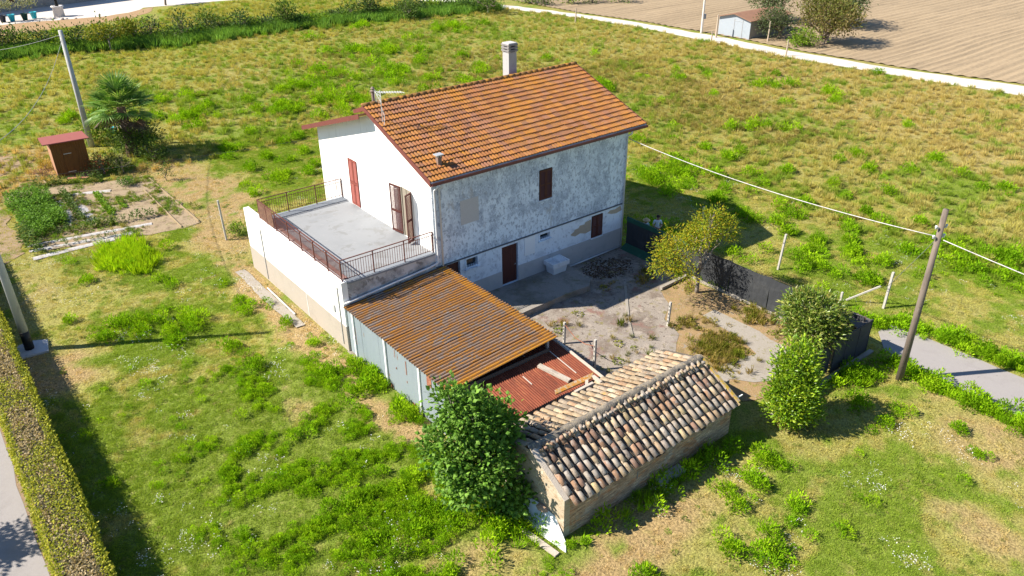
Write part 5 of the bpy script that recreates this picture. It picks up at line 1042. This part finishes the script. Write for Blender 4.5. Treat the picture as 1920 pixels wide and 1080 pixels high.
for k, (px, py) in enumerate(((985, 6), (1020, 9), (1065, 8), (1110, 6), (1160, 4))):
    c = G(px, py); shrub(0, 0, 2.0, 1.8, SHR if k % 2 else SHR2, 'low bush on the far side of the gravel road', 80+k, 500, .32, xy=(c[0], c[1]), name='roadside_bush', cat='bush', group='bushes across the gravel road')
c = G(311, 10); tree('yard_tree', c, [(c[0], c[1], 3.2, 1.6, 1.6, 1.2), (c[0]+1, c[1]+.5, 3.6, 1.2, 1.2, 1.0)], 900, .3, SHR, 'young tree with dark trunk at the yard bend', 1.6, .14, seed=90)
for k, o in enumerate(POT_AT):
    rr = np.random.RandomState(300+k); n = 160; P = rr.normal(size=(n, 3))*np.array([.45, .45, .35])+np.array([0, 0, 2.4]); me = leaf_mesh('foliage', P, rr.normal(size=(n, 3)), unit(rr.normal(size=(n, 3))+np.array([0, 0, 1])), .28, .14, pick(rr, [(.30, .30, .20), (.24, .27, .14)], n), LEAF); link(bpy.data.objects.new('foliage', me), o)
# roadside trees beyond the left edge (their shade falls on the lane)
for k, (x, y, h) in enumerate(((-23.2, -.6, 5.2), (-24.2, 4.2, 4.6), (-22.8, -4.8, 4.4))):
    tree('lane_tree', (x, y), lobes_at((x, y, h*.72), (1.5, 1.5, 1.2), 7, 95+k), 1900, .2, SHR, ('taller', 'middle', 'lower')[k]+' roadside tree across the lane from the hedge', h*.4, .12, seed=95+k)

# clipped hedge
def hedge():
    rr = np.random.RandomState(9); x0, x1, y0, y1, h = -17.95, -16.62, -30.0, 21.0, 1.5
    o = empty('clipped_hedge', (-17.28, -5, 0), 0, 'long clipped box hedge with brownish patches between lane and lawn', 'hedge')
    B(MB().box(x0+.12, x1-.12, y0, y1, 0, h-.12), 'branches', M('hedge_inner', (.06, .055, .03), fine=.5), o)
    P = []; N_ = []
    def face(n, f, nrm): P.append(f(rr.rand(n), rr.rand(n))); N_.append(np.tile(nrm, (n, 1)))
    L_ = y1-y0
    wv = lambda y: .07*(fbm(y, y*0, .9, 2, 3)-.5)*2
    face(34000, lambda u, v: np.stack([x0+.02+(x1-x0-.04)*u, y0+L_*v, h+wv(y0+L_*v)-.07*np.abs(u*2-1)**4+rr.normal(size=len(u))*.035], 1), (0, 0, 1.0))
    face(18000, lambda u, v: np.stack([x1+wv(y0+L_*v+30)+rr.normal(size=len(u))*.035, y0+L_*v, .05+(h-.05)*u], 1), (1.0, 0, 0))
    face(14000, lambda u, v: np.stack([x0+wv(y0+L_*v+60)+rr.normal(size=len(u))*.035, y0+L_*v, .05+(h-.05)*u], 1), (-1.0, 0, 0))
    P = np.concatenate(P); N_ = np.concatenate(N_); n = len(P); D = unit(N_*.55+rr.normal(size=(n, 3))); NN = unit(N_+rr.normal(size=(n, 3))*.5)
    bn = fbm(P[:, 0]*1.2, P[:, 1], .75, 3, 11)+(P[:, 2] > h-.12)*.07+rr.normal(size=n)*.09
    edge = np.minimum(np.abs(P[:, 0]-x0), np.abs(P[:, 0]-x1)) < .25
    g = pick(rr, [(.38, .38, .035), (.31, .34, .035), (.46, .44, .06), (.22, .26, .03)], n); bcol = pick(rr, [(.36, .27, .14), (.44, .35, .20), (.27, .21, .10), (.52, .43, .27)], n)
    C_ = np.where(((bn > .52) & ~edge)[:, None], bcol, g)
    me = leaf_mesh('foliage', P, D, NN, rr.uniform(.055, .11, n), rr.uniform(.04, .07, n), C_, LEAF); f = bpy.data.objects.new('foliage', me); link(f); f.parent = o; f.matrix_parent_inverse = Matrix.Translation(-Vector(o.location))
hedge()

# ------------------------------------------------------------------ garden plants
def plant_mesh(n, r, h, L_, cols, seed, upw=.6, aspect=.5):
    rr = np.random.RandomState(seed); a = rr.rand(n)*6.283; q = np.sqrt(rr.rand(n))*r; P = np.stack([np.cos(a)*q, np.sin(a)*q, rr.rand(n)*h], 1); D = np.stack([np.cos(a), np.sin(a), np.full(n, upw)], 1)+rr.normal(size=(n, 3))*.3
    return leaf_mesh('leaf_rosette', P, D, unit(rr.normal(size=(n, 3))*.4+np.array([0, 0, 1])), L_*rr.uniform(.7, 1.2, n), L_*aspect, pick(rr, cols, n), LEAF)
lm_ = [plant_mesh(26, .10, .10, .2, [(.13, .25, .015), (.17, .29, .02)], 400+k, .6, .6) for k in range(3)]
def row(a, b_, n, mes, name, label, group, jit=.04, s=(.85, 1.15), cat='plant'):
    a = G(*a); b_ = G(*b_)
    for i in range(n):
        p = a+(b_-a)*(i+.5)/n; o = inst(name, mes[i % len(mes)], None, (p[0]+rnd.uniform(-jit, jit), p[1]+rnd.uniform(-jit, jit), .02), (0, 0, rnd.uniform(0, 6)), (rnd.uniform(*s),)*3); tag(o, label, cat, group)
row((179, 363), (211, 404), 24, lm_, 'lettuce', 'bright green lettuce in the long garden row', 'lettuces of the long row')
row((221, 375), (236, 391), 10, lm_, 'lettuce', 'bright green lettuce in the short garden row', 'lettuces of the short row', s=(.7, .95))
tm = [plant_mesh(90, .22, .75, .16, SHR, 410+k, .2, .45) for k in range(3)]; sm_ = [plant_mesh(40, .16, .45, .17, [(.07, .12, .02), (.10, .16, .03)], 420+k, .5, .45) for k in range(3)]
row((118, 365), (155, 418), 22, sm_, 'bean_plant', 'young bean plant in the row between mulch films', 'bean plants between mulch films')
row((150, 372), (165, 388), 6, sm_, 'bean_plant', 'small seedling in the short row by mulch film', 'seedlings by the mulch film', s=(.5, .7))
row((105, 440), (290, 405), 14, sm_, 'pepper_seedling', 'staked young plant along the pale seedling strip', 'plants along the seedling strip', .08, (.8, 1.5))
row((120, 462), (250, 436), 9, sm_, 'pepper_seedling', 'small young plant along the second pale strip', 'plants along the second strip', .1, (.5, .8))
tmt = [plant_mesh(150, .34, .6, .15, [(.11, .23, .018), (.15, .29, .025), (.08, .17, .018)], 430+k, .3, .5) for k in range(4)]
for a, b_, wh in (((20, 375), (75, 450), 'outer row, next to the bare path'), ((35, 372), (92, 440), 'second row in from the bare path'), ((58, 368), (112, 428), 'second row from the mulch film'), ((72, 366), (122, 420), 'row beside the mulch film')):
    row(a, b_, 17, tmt, 'tomato_plant', 'bushy green plant of the dense vegetable block, '+wh, 'vegetable block: '+wh, .15, (.8, 1.25))
row((55, 352), (200, 340), 16, tm, 'herb_bush', 'grey green herb along the shed end of the garden', 'herbs before the shed', .3, (.5, .95))
row((40, 440), (75, 478), 9, tm, 'climbing_plant', 'tall sparse climbing plant at garden corner near hedge', 'climbers at the garden corner', .15, (.9, 1.4))

# ------------------------------------------------------------------ meadow scatter: stuff by geometry nodes
HID = []
def tuft(kind, seed):
    rr = np.random.RandomState(seed)
    if kind == 'grass':
        n = 26; a = rr.rand(n)*6.283; q = np.sqrt(rr.rand(n))*.15; P = np.stack([np.cos(a)*q, np.sin(a)*q, np.full(n, -.01)], 1); b2 = rr.rand(n)*6.283; D = np.stack([np.cos(b2)*.6, np.sin(b2)*.6, rr.uniform(.5, 1.2, n)], 1); L_ = rr.uniform(.045, .11, n); wd = .017; 
    elif kind == 'tall':
        n = 34; a = rr.rand(n)*6.283; q = rr.rand(n)*.18; P = np.stack([np.cos(a)*q, np.sin(a)*q, np.full(n, -.01)], 1); D = np.stack([np.cos(a)*.35, np.sin(a)*.35, np.ones(n)], 1)+rr.normal(size=(n, 3))*.2; L_ = rr.uniform(.25, .55, n); wd = .03
    elif kind == 'weed':
        n = 130; a = rr.rand(n)*6.283; q = np.sqrt(rr.rand(n))*.42; hmax = .62*(1-(q/.5)**2); P = np.stack([np.cos(a)*q, np.sin(a)*q, hmax*rr.rand(n)**.6], 1); D = np.stack([np.cos(a)*.5, np.sin(a)*.5, np.full(n, .9)], 1)+rr.normal(size=(n, 3))*.45; L_ = rr.uniform(.10, .22, n); wd = .055
    elif kind == 'leafy':
        n = 60; a = rr.rand(n)*6.283; q = np.sqrt(rr.rand(n))*.3; P = np.stack([np.cos(a)*q, np.sin(a)*q, .12*rr.rand(n)], 1); D = np.stack([np.cos(a), np.sin(a), np.full(n, .35)], 1)+rr.normal(size=(n, 3))*.4; L_ = rr.uniform(.08, .16, n); wd = .07
    elif kind == 'flower':
        n = 9; a = rr.rand(n)*6.283; q = np.sqrt(rr.rand(n))*.25; P = np.stack([np.cos(a)*q, np.sin(a)*q, .08+.12*rr.rand(n)], 1); D = np.stack([np.cos(a), np.sin(a), np.full(n, .2)], 1); L_ = rr.uniform(.03, .055, n); wd = .045
    c = np.ones((n, 3))*rr.uniform(.75, 1.25, (n, 1))
    me = leaf_mesh(kind+'_tuft', P, D, unit(rr.normal(size=(n, 3))*.4+np.array([0, 0, 1])), L_, wd, c, TUFT, fold=.1)
    return bpy.data.objects.new(kind+'_tuft', me)
def scatter(name, label, cat, kinds, P, S, T, seed, nvar=3):
    rr = np.random.RandomState(seed); n = len(P)
    me = bpy.data.meshes.new(name); me.vertices.add(n); me.vertices.foreach_set('co', P.astype(np.float32).ravel())
    src = [tuft(kinds[k % len(kinds)], seed*10+k) for k in range(nvar)]
    me.attributes.new('scl', 'FLOAT', 'POINT').data.foreach_set('value', S.astype(np.float32))
    me.attributes.new('rz', 'FLOAT_VECTOR', 'POINT').data.foreach_set('vector', np.stack([rr.normal(size=n)*.12, rr.normal(size=n)*.12, rr.rand(n)*6.283], 1).astype(np.float32).ravel())
    me.attributes.new('vi', 'INT', 'POINT').data.foreach_set('value', rr.randint(nvar, size=n).astype(np.int32))
    t4 = np.ones((n, 4), np.float32); t4[:, :3] = T; me.attributes.new('tint', 'FLOAT_COLOR', 'POINT').data.foreach_set('color', t4.ravel())
    me.update(); o = bpy.data.objects.new(name, me); link(o); tag(o, label, cat, None, 'stuff')
    ng = bpy.data.node_groups.new(name+'_nodes', 'GeometryNodeTree'); ng.interface.new_socket('Geometry', in_out='INPUT', socket_type='NodeSocketGeometry'); ng.interface.new_socket('Geometry', in_out='OUTPUT', socket_type='NodeSocketGeometry')
    N = ng.nodes; L = ng.links; gi = N.new('NodeGroupInput'); gout = N.new('NodeGroupOutput'); jn = N.new('GeometryNodeJoinGeometry')
    def attr(nm, ty): a = N.new('GeometryNodeInputNamedAttribute'); a.data_type = ty; a.inputs['Name'].default_value = nm; return a.outputs['Attribute']
    sc_ = attr('scl', 'FLOAT'); rz = attr('rz', 'FLOAT_VECTOR'); vi = attr('vi', 'INT')
    for k, s_ in enumerate(src):
        oi = N.new('GeometryNodeObjectInfo'); oi.inputs['Object'].default_value = s_; oi.inputs['As Instance'].default_value = True
        cmp_ = N.new('FunctionNodeCompare'); cmp_.data_type = 'INT'; cmp_.operation = 'EQUAL'; L.new(vi, cmp_.inputs['A'] if False else [i for i in cmp_.inputs if i.type == 'INT'][0]); [i for i in cmp_.inputs if i.type == 'INT'][1].default_value = k
        ip = N.new('GeometryNodeInstanceOnPoints'); L.new(gi.outputs[0], ip.inputs['Points']); L.new(cmp_.outputs[0], ip.inputs['Selection']); L.new(oi.outputs['Geometry'], ip.inputs['Instance']); L.new(rz, ip.inputs['Rotation']); L.new(sc_, ip.inputs['Scale']); L.new(ip.outputs[0], jn.inputs[0])
    L.new(jn.outputs[0], gout.inputs[0]); md = o.modifiers.new('scatter', 'NODES'); md.node_group = ng; return o
# where nothing grows: buildings, roads, yard (x0,x1,y0,y1)
BAN = [(-.2, 12.6, -.2, 11.3), (-5.0, .1, -8.2, 11.0), (-4.6, 12.7, -14.4, .1), (-4.8, 4.1, -14.4, -10.7), (-18.05, -16.5, -40, 21.5), (-23, -18.3, -60, 60), (64, 400, -60, 140), (10.2, 13.2, -14.9, -14.3), (-60, 60, 103.0, 300), (-60, 17, 95.5, 104), (4.3, 5.6, -13, -11.7)]
def road_r(x, y): return (x > np.interp(y, [-40, -21, -17.4, -15], [12.9, 13.35, 13.6, 14.0])) & (x < 16.4) & (y < -14.0)
def road_f(x, y): return (x > np.interp(y, [-40, -.8, 10, 22.5, 33, 47.5, 56, 69.2, 92], [68, 63.9, 62.5, 61.5, 61.8, 62.1, 61.3, 58.5, 50]))
gpoly = np.array([G(a, b)[:2] for a, b in ((8, 375), (85, 478), (310, 435), (375, 418), (275, 330), (205, 340), (120, 345), (40, 345))])
def inpoly(x, y, pg):
    r = np.zeros(len(x), bool); j = len(pg)-1
    for i in range(len(pg)):
        c = ((pg[i, 1] > y) != (pg[j, 1] > y)) & (x < (pg[j, 0]-pg[i, 0])*(y-pg[i, 1])/(pg[j, 1]-pg[i, 1]+1e-12)+pg[i, 0]); r ^= c; j = i
    return r
def inframe(x, y, mar=60):
    d = np.stack([x, y, np.zeros_like(x)], 1)-CAM; z = d@_fw; px = 960+FPX*(d@_r2)/z; py = 540-FPX*(d@_u2)/z
    return (z > 1) & (px > -mar*4) & (px < 1920+mar*4) & (py > -mar) & (py < 1080+mar*3)
def sample(n, x0, x1, y0, y1, seed):
    rr = np.random.RandomState(seed); x = rr.uniform(x0, x1, n); y = rr.uniform(y0, y1, n); ok = inframe(x, y)
    for a, b, c, d in BAN: ok &= ~((x > a) & (x < b) & (y > c) & (y < d))
    ok &= ~road_r(x, y) & ~road_f(x, y) & ~inpoly(x, y, gpoly); return x[ok], y[ok]
def P3(x, y): return np.stack([x, y, np.full_like(x, -.012)], 1)
rs_ = np.random.RandomState(99)
def tint(n, cols, var=.25): return pick(rs_, cols, n, var)
GR = [(.21, .36, .024), (.27, .40, .03), (.17, .30, .018), (.36, .44, .05)]; BR = [(.22, .40, .010), (.29, .46, .014), (.165, .32, .010)]; ST = [(.58, .46, .18), (.52, .42, .15), (.64, .53, .25), (.50, .45, .11)]; RW = [(.34, .27, .09), (.28, .24, .07), (.38, .31, .11), (.25, .27, .06)]
# near lawn grass, coloured by zone
def ztint(z, n, gain, mixr=.35):
    isg = rs_.rand(n) < sstep(.25, .62, z['g']+.1); t = np.where(isg[:, None], tint(n, GR, .12), tint(n, ST, .12)); return (zcol(z)*gain*(1-mixr)+t*mixr)*rs_.uniform(.88, 1.12, (n, 1))
def sel(z, k): return {a: b[k] for a, b in z.items()}
x, y = sample(420000, -18, 30, -24, 34, 1); z = zones(x, y); keep = rs_.rand(len(x)) < np.clip(.22+.7*z['g']-.55*z['dry'], .06, 1); x, y = x[keep], y[keep]; z = sel(z, keep)
scatter('meadow_grass', 'short mixed green and straw grass around the house', 'grass', ['grass'], P3(x, y), rs_.uniform(.45, 1.05, len(x)), ztint(z, len(x), 1.85, .32), 1, 6); n_grass = len(x)
# far meadow grass
x, y = sample(150000, -30, 64, 30, 103, 2); x2, y2 = sample(70000, 24, 64, -20, 34, 3); x = np.r_[x, x2]; y = np.r_[y, y2]; z = zones(x, y)
keep = rs_.rand(len(x)) < .5; z = sel(z, keep); scatter('far_meadow_grass', 'long mixed grass of the meadow behind the house', 'grass', ['grass', 'grass', 'grass', 'tall', 'grass', 'grass'], P3(x, y)[keep], rs_.uniform(.6, 1.2, keep.sum()), ztint(z, keep.sum(), 1.75, .32), 2, 6)
# bright weed clumps: groups seen in the photograph (ground pixel, radius in metres, count, size)
CLUMPS = [(1245, 340, 2.6, 34, 1.3), (1290, 320, 2.5, 20, 1.2), (1330, 310, 2, 12, 1.2), (1330, 375, 2, 12, 1.1), (1400, 380, 2.6, 20, 1.2), (1440, 395, 2, 12, 1.1), (1490, 170, 3.4, 22, 1.5), (1515, 185, 2, 10, 1.4), (1400, 238, 3, 16, 1.4), (1430, 245, 2, 8, 1.3), (1110, 165, 3, 14, 1.6), (1160, 170, 3, 14, 1.5), (1240, 150, 3, 10, 1.5), (1340, 285, 1.5, 6, 1.2), (1250, 290, 2.2, 14, 1.2), (1220, 265, 2, 8, 1.2),
          (560, 168, 4, 40, 1.5), (640, 185, 4, 50, 1.5), (665, 205, 2.5, 20, 1.4), (530, 215, 2.4, 16, 1.4), (350, 195, 3, 22, 1.4), (365, 228, 2.2, 14, 1.4), (330, 220, 1.6, 8, 1.3), (600, 130, 4, 22, 1.6), (640, 105, 4, 18, 1.7), (470, 200, 2.4, 10, 1.4), (560, 205, 2.6, 18, 1.4), (150, 222, 2.4, 16, 1.3), (190, 212, 2.4, 14, 1.3), (740, 90, 5, 22, 1.7), (820, 100, 4, 14, 1.7), (880, 60, 6, 14, 1.8), (700, 150, 4, 20, 1.5), (760, 130, 4, 18, 1.6), (860, 160, 4, 24, 1.6), (1000, 180, 4, 18, 1.5), (910, 130, 4, 14, 1.6), (490, 345, 1.5, 9, 1.2), (520, 335, 1.3, 7, 1.2), (440, 285, 1.2, 6, 1.2), (800, 60, 6, 14, 1.8), (700, 55, 6, 12, 1.8), (1080, 110, 4, 8, 1.6),
          (490, 578, .9, 12, .9), (465, 570, .6, 6, .8), (260, 590, 1.0, 14, 1.0), (300, 605, 1.1, 16, 1.0), (345, 612, 1.2, 18, 1.0), (365, 630, .9, 10, 1.0), (205, 632, .8, 9, .9), (450, 660, .7, 8, .9), (485, 705, .7, 8, 1.0), (635, 720, .9, 14, .9), (665, 745, .8, 10, .9), (520, 612, .6, 5, .8), (595, 650, .5, 4, .8), (110, 600, .5, 5, .8), (300, 530, .4, 4, .9), (337, 537, .3, 3, .9), (170, 528, .7, 7, .9), (427, 533, .4, 4, .8), (620, 985, 1.3, 18, .8), (700, 930, 1.5, 22, .7), (640, 880, 1.3, 18, .7), (760, 900, 1.3, 18, .7), (830, 960, 1.5, 22, .8), (860, 1010, 1.2, 14, .8), (740, 1040, 1.2, 12, .9), (600, 800, 1.0, 10, .7), (520, 830, 1.0, 8, .7),
          (1415, 897, .6, 8, .9), (1395, 932, .8, 14, .9), (1455, 872, .5, 7, .9), (1498, 970, .5, 6, .9), (1400, 1032, 1.1, 22, .9), (1470, 890, .5, 5, .8), (1200, 1060, .5, 5, .9), (1560, 1010, 1.2, 8, .6), (1700, 760, .8, 7, .8), (1770, 800, .9, 6, .7), (1830, 880, 1.0, 6, .7), (1650, 800, .8, 8, .8), (1590, 760, .6, 7, .9), (1500, 640, .5, 4, .8), (1870, 500, 2.4, 50, 1.2), (1800, 470, 1.8, 18, 1.2), (1760, 480, 1.5, 14, 1.1), (1640, 430, 1.5, 9, 1.1), (1530, 470, 1.8, 18, 1.1), (1560, 500, 1.6, 16, 1.1), (1620, 545, 1.4, 10, 1.1)]
for px, py in ((1605, 293), (1565, 302), (1473, 325), (1590, 370), (1665, 367), (1628, 323), (1574, 415), (1542, 457), (1602, 452), (1602, 474), (1620, 402), (1691, 475), (1613, 522), (1840, 357), (1885, 357), (1643, 490), (1700, 323), (1272, 132), (1310, 134), (1342, 178), (1565, 193), (1460, 143), (1640, 140), (1700, 240), (530, 267), (545, 303), (575, 287), (592, 310), (585, 322), (540, 330), (430, 280), (437, 297), (480, 250), (500, 300), (470, 320), (560, 260), (1500, 410), (1480, 440), (1720, 420), (1740, 300), (1800, 330), (1560, 350), (1920, 400), (1510, 380), (1450, 420), (1420, 330), (1380, 290)): CLUMPS.append((px, py, .35, 5, 1.15))
rr = np.random.RandomState(61); X = []; Y = []; S = []
for px, py, r_, n, s_ in CLUMPS:
    c = G(px, py); far = np.hypot(c[0]-CAM[0], c[1]-CAM[1]); k = n if n > 6 else n
    ncl = max(1, n//4); cc = rr.normal(size=(ncl, 2))*r_*.6; q = cc[rr.randint(ncl, size=n)]+rr.normal(size=(n, 2))*.26*s_*(1 if n > 6 else .6)
    X.append(c[0]+q[:, 0]); Y.append(c[1]+q[:, 1]); S.append(s_*rr.uniform(.55, 1.0, n))
x = np.concatenate(X); y = np.concatenate(Y); S = np.concatenate(S)
x2, y2 = sample(60000, -18, 64, -24, 100, 4); z = zones(x2, y2); cl = fbm(x2, y2, .28, 3, 21)*.5+fbm(x2, y2, .95, 2, 22)*.5
pr_ = sstep(.56, .70, cl+(z['lush']-.5)*.25-.4*z['gold']-.3*z['dry']-.25*z['lime']*(y2 > 40)); keep = rs_.rand(len(x2)) < pr_*.20
x = np.r_[x, x2[keep]]; y = np.r_[y, y2[keep]]; S = np.r_[S, rs_.uniform(.4, .95, keep.sum())*np.where((x2 < 8) & (y2 < 14), .7, 1.1)[keep]]
# leafy patches in the weedy part of the lawn and the green patch south of the road pole
x3, y3 = sample(26000, -14.5, -4.6, -19, 5, 71); m3 = fbm(x3, y3, 1.1, 3, 41); wz = np.hypot((x3+9.0)/5.2, (y3+8.0)/9.0)+(fbm(x3, y3, .16, 4, 1)-.5); k3 = (rs_.rand(len(x3)) < .42*sstep(.52, .40, m3)*(1-sstep(.6, 1.25, wz)))
x = np.r_[x, x3[k3]]; y = np.r_[y, y3[k3]]; S = np.r_[S, rs_.uniform(.2, .46, k3.sum())]
scatter('weed_clumps', 'bright green leafy weed clumps scattered over the meadow', 'weeds', ['weed', 'weed', 'leafy'], P3(x, y), S, tint(len(x), BR, .18), 3, 5); n_weed = len(x)
# small darker herbs between the grass
x, y = sample(170000, -18, 63, -24, 100, 12); z = zones(x, y); keep = rs_.rand(len(x)) < sstep(.45, .62, fbm(x, y, .8, 3, 51))*.5*(1-.6*z['dry']); x, y = x[keep], y[keep]
scatter('lawn_herbs', 'small dark green herbs mixed through the grass', 'herbs', ['leafy', 'grass', 'leafy'], P3(x, y), rs_.uniform(.18, .42, len(x))*np.where((y > 30) | (x > 30), 1.7, 1.0), np.where((rs_.rand(len(x)) < z['gold'][keep]*.8)[:, None], tint(len(x), [(.36, .28, .11), (.30, .24, .08)]), tint(len(x), [(.17, .27, .04), (.22, .30, .05), (.15, .21, .04), (.32, .30, .10)], .2)), 12, 5)
# reddish brown weeds
x, y = sample(90000, -10, 64, -10, 100, 5); z = zones(x, y); keep = rs_.rand(len(x)) < sstep(.3, .75, z['red']*.9+(z['n2']-.5)*1.1)*.24; x, y = x[keep], y[keep]
scatter('brown_weeds', 'dry reddish brown weeds in bands across the meadow', 'weeds', ['weed', 'tall'], P3(x, y), rs_.uniform(.35, .85, len(x)), tint(len(x), RW), 4, 4)
# white wild flowers
x, y = sample(60000, -18, 26, -24, 24, 6); z = zones(x, y); cl = fbm(x, y, .5, 3, 31); keep = rs_.rand(len(x)) < sstep(.55, .70, cl+.08*(x < -5)*(y < 0)+.04*(x > 14))*.11; x, y = x[keep], y[keep]
scatter('white_wildflowers', 'tiny white wildflowers dotted over the near grass', 'flowers', ['flower'], P3(x, y), rs_.uniform(.55, 1.1, len(x)), np.full((len(x), 3), .72), 5, 3)
# named rows of weeds that hug edges
def line_weeds(pts, n, wid, seed):
    rr = np.random.RandomState(seed); pts = np.array(pts, float); s = np.r_[0, np.cumsum(np.linalg.norm(np.diff(pts, axis=0), axis=1))]; u = rr.rand(n)*s[-1]
    return np.interp(u, s, pts[:, 0])+rr.normal(size=n)*wid, np.interp(u, s, pts[:, 1])+rr.normal(size=n)*wid
X = []; Y = []
for pts, n, wd, sd in (([(13.3, -4), (13.5, -9), (14.2, -13.2)], 150, .35, 1), ([(14.6, -12.5), (16.6, -14.6), (17.0, -17.5), (17.0, -24)], 230, .28, 2), ([(12.9, -15.4), (12.9, -17.5), (12.7, -24)], 170, .25, 3), ([(-5.1, -.9), (-5.15, -3.4)], 34, .14, 4), ([(-5.15, -4.6), (-5.2, -6)], 16, .12, 5), ([(-4.6, -14.75), (3, -14.9)], 40, .25, 6), ([(11.8, -15.6), (10, -15.2)], 60, .3, 7), ([(13.5, .5), (16, -2), (14, 4)], 70, .8, 8), ([(-6.3, -12.6), (-5.4, -13.2)], 30, .4, 9)):
    a, b = line_weeds(pts, n, wd, sd); X.append(a); Y.append(b)
x = np.concatenate(X); y = np.concatenate(Y); scatter('edge_weeds', 'bright green weeds lining walls, fence and road edges', 'weeds', ['weed', 'tall', 'leafy'], P3(x, y), rs_.uniform(.5, 1.1, len(x)), tint(len(x), BR), 6, 5)
# weeds in courtyard cracks and the dry bed
rr = np.random.RandomState(55); X = []; Y = []
for cx_, cy_, n, wd in ((8.6, -7.9, 16, .35), (9.3, -8.6, 22, .5), (8.2, -10, 120, .6), (7.6, -11.0, 100, .6), (8.6, -10.6, 60, .5), (11.9, -9.6, 90, .45), (11.8, -11.8, 90, .45), (11.2, -5.9, 14, .5), (11.2, -3.2, 16, .4), (10.4, -3.8, 12, .3), (6.6, -6.0, 8, .3), (5.2, -8.6, 14, .5), (4.3, -9.6, 18, .5), (4.4, -4.0, 12, .5), (6, -7.2, 10, 1.2), (3.6, -7.6, 10, .8), (8.4, -2.9, 8, .3)):
    X.append(cx_+rr.normal(size=n)*wd); Y.append(cy_+rr.normal(size=n)*wd)
x = np.concatenate(X); y = np.concatenate(Y); Pp = P3(x, y); Pp[:, 2] = .035
scatter('courtyard_weeds', 'dry and green tufts growing through the courtyard', 'weeds', ['tall', 'grass', 'leafy'], Pp, rs_.uniform(.35, .9, len(x)), tint(len(x), [(.20, .21, .03), (.26, .23, .05), (.15, .19, .02), (.34, .26, .09)]), 7, 5)
# dark leaf litter by the house
n = 700; a = rr.rand(n)*6.283; q = np.sqrt(rr.rand(n)); P = np.stack([9.9+np.cos(a)*q*1.5+rr.normal(size=n)*.1, -1.5+np.sin(a)*q*1.0+rr.normal(size=n)*.1, np.full(n, .04)+rr.rand(n)*.04], 1)
me = leaf_mesh('leaf_litter', P*np.array([1, 1, .6]), rr.normal(size=(n, 3))*np.array([1, 1, .12]), unit(rr.normal(size=(n, 3))*.12+np.array([0, 0, 1])), .13, .08, pick(rr, [(.09, .06, .04), (.13, .085, .05), (.06, .04, .03)], n), LEAF); o = bpy.data.objects.new('leaf_litter', me); link(o); tag(o, 'dark brown leaf litter heaped on the shaded courtyard', 'litter', None, 'stuff')
# reeds in the ditch
x = rr.uniform(-14, 57, 9000); y = np.interp(x, dx, dyy)+rr.normal(size=9000)*1.3+.7
scatter('ditch_reeds', 'dense green reeds filling the far ditch', 'reeds', ['tall'], P3(x, y), rr.uniform(1.3, 2.8, len(x)), tint(len(x), [(.18, .33, .06), (.24, .40, .075), (.14, .27, .05)]), 8, 4)
# tall lime grass patch on the lawn
c = G(240, 485); x = c[0]+rr.normal(size=260)*.55; y = c[1]+rr.normal(size=260)*1.1
scatter('tall_lime_grass', 'patch of tall lime green grass on the lawn below garden', 'grass', ['tall'], P3(x, y), rr.uniform(.8, 1.4, len(x)), tint(len(x), [(.34, .52, .014), (.42, .58, .02)]), 9, 3)
print('grass', n_grass, 'weeds', n_weed)
# herbs and weeds among the vegetables
lo, hi = gpoly.min(0), gpoly.max(0); x = rr.uniform(lo[0], hi[0], 2600); y = rr.uniform(lo[1], hi[1], 2600); k = inpoly(x, y, gpoly) & (fbm(x, y, .6, 3, 61) > .47); x, y = x[k], y[k]
scatter('garden_weeds', 'small weeds between the rows of the vegetable garden', 'weeds', ['leafy', 'grass', 'tall'], P3(x, y)+np.array([0, 0, .03]), rr.uniform(.3, .75, len(x)), tint(len(x), [(.15, .26, .03), (.22, .28, .05), (.30, .28, .10)]), 13, 4)
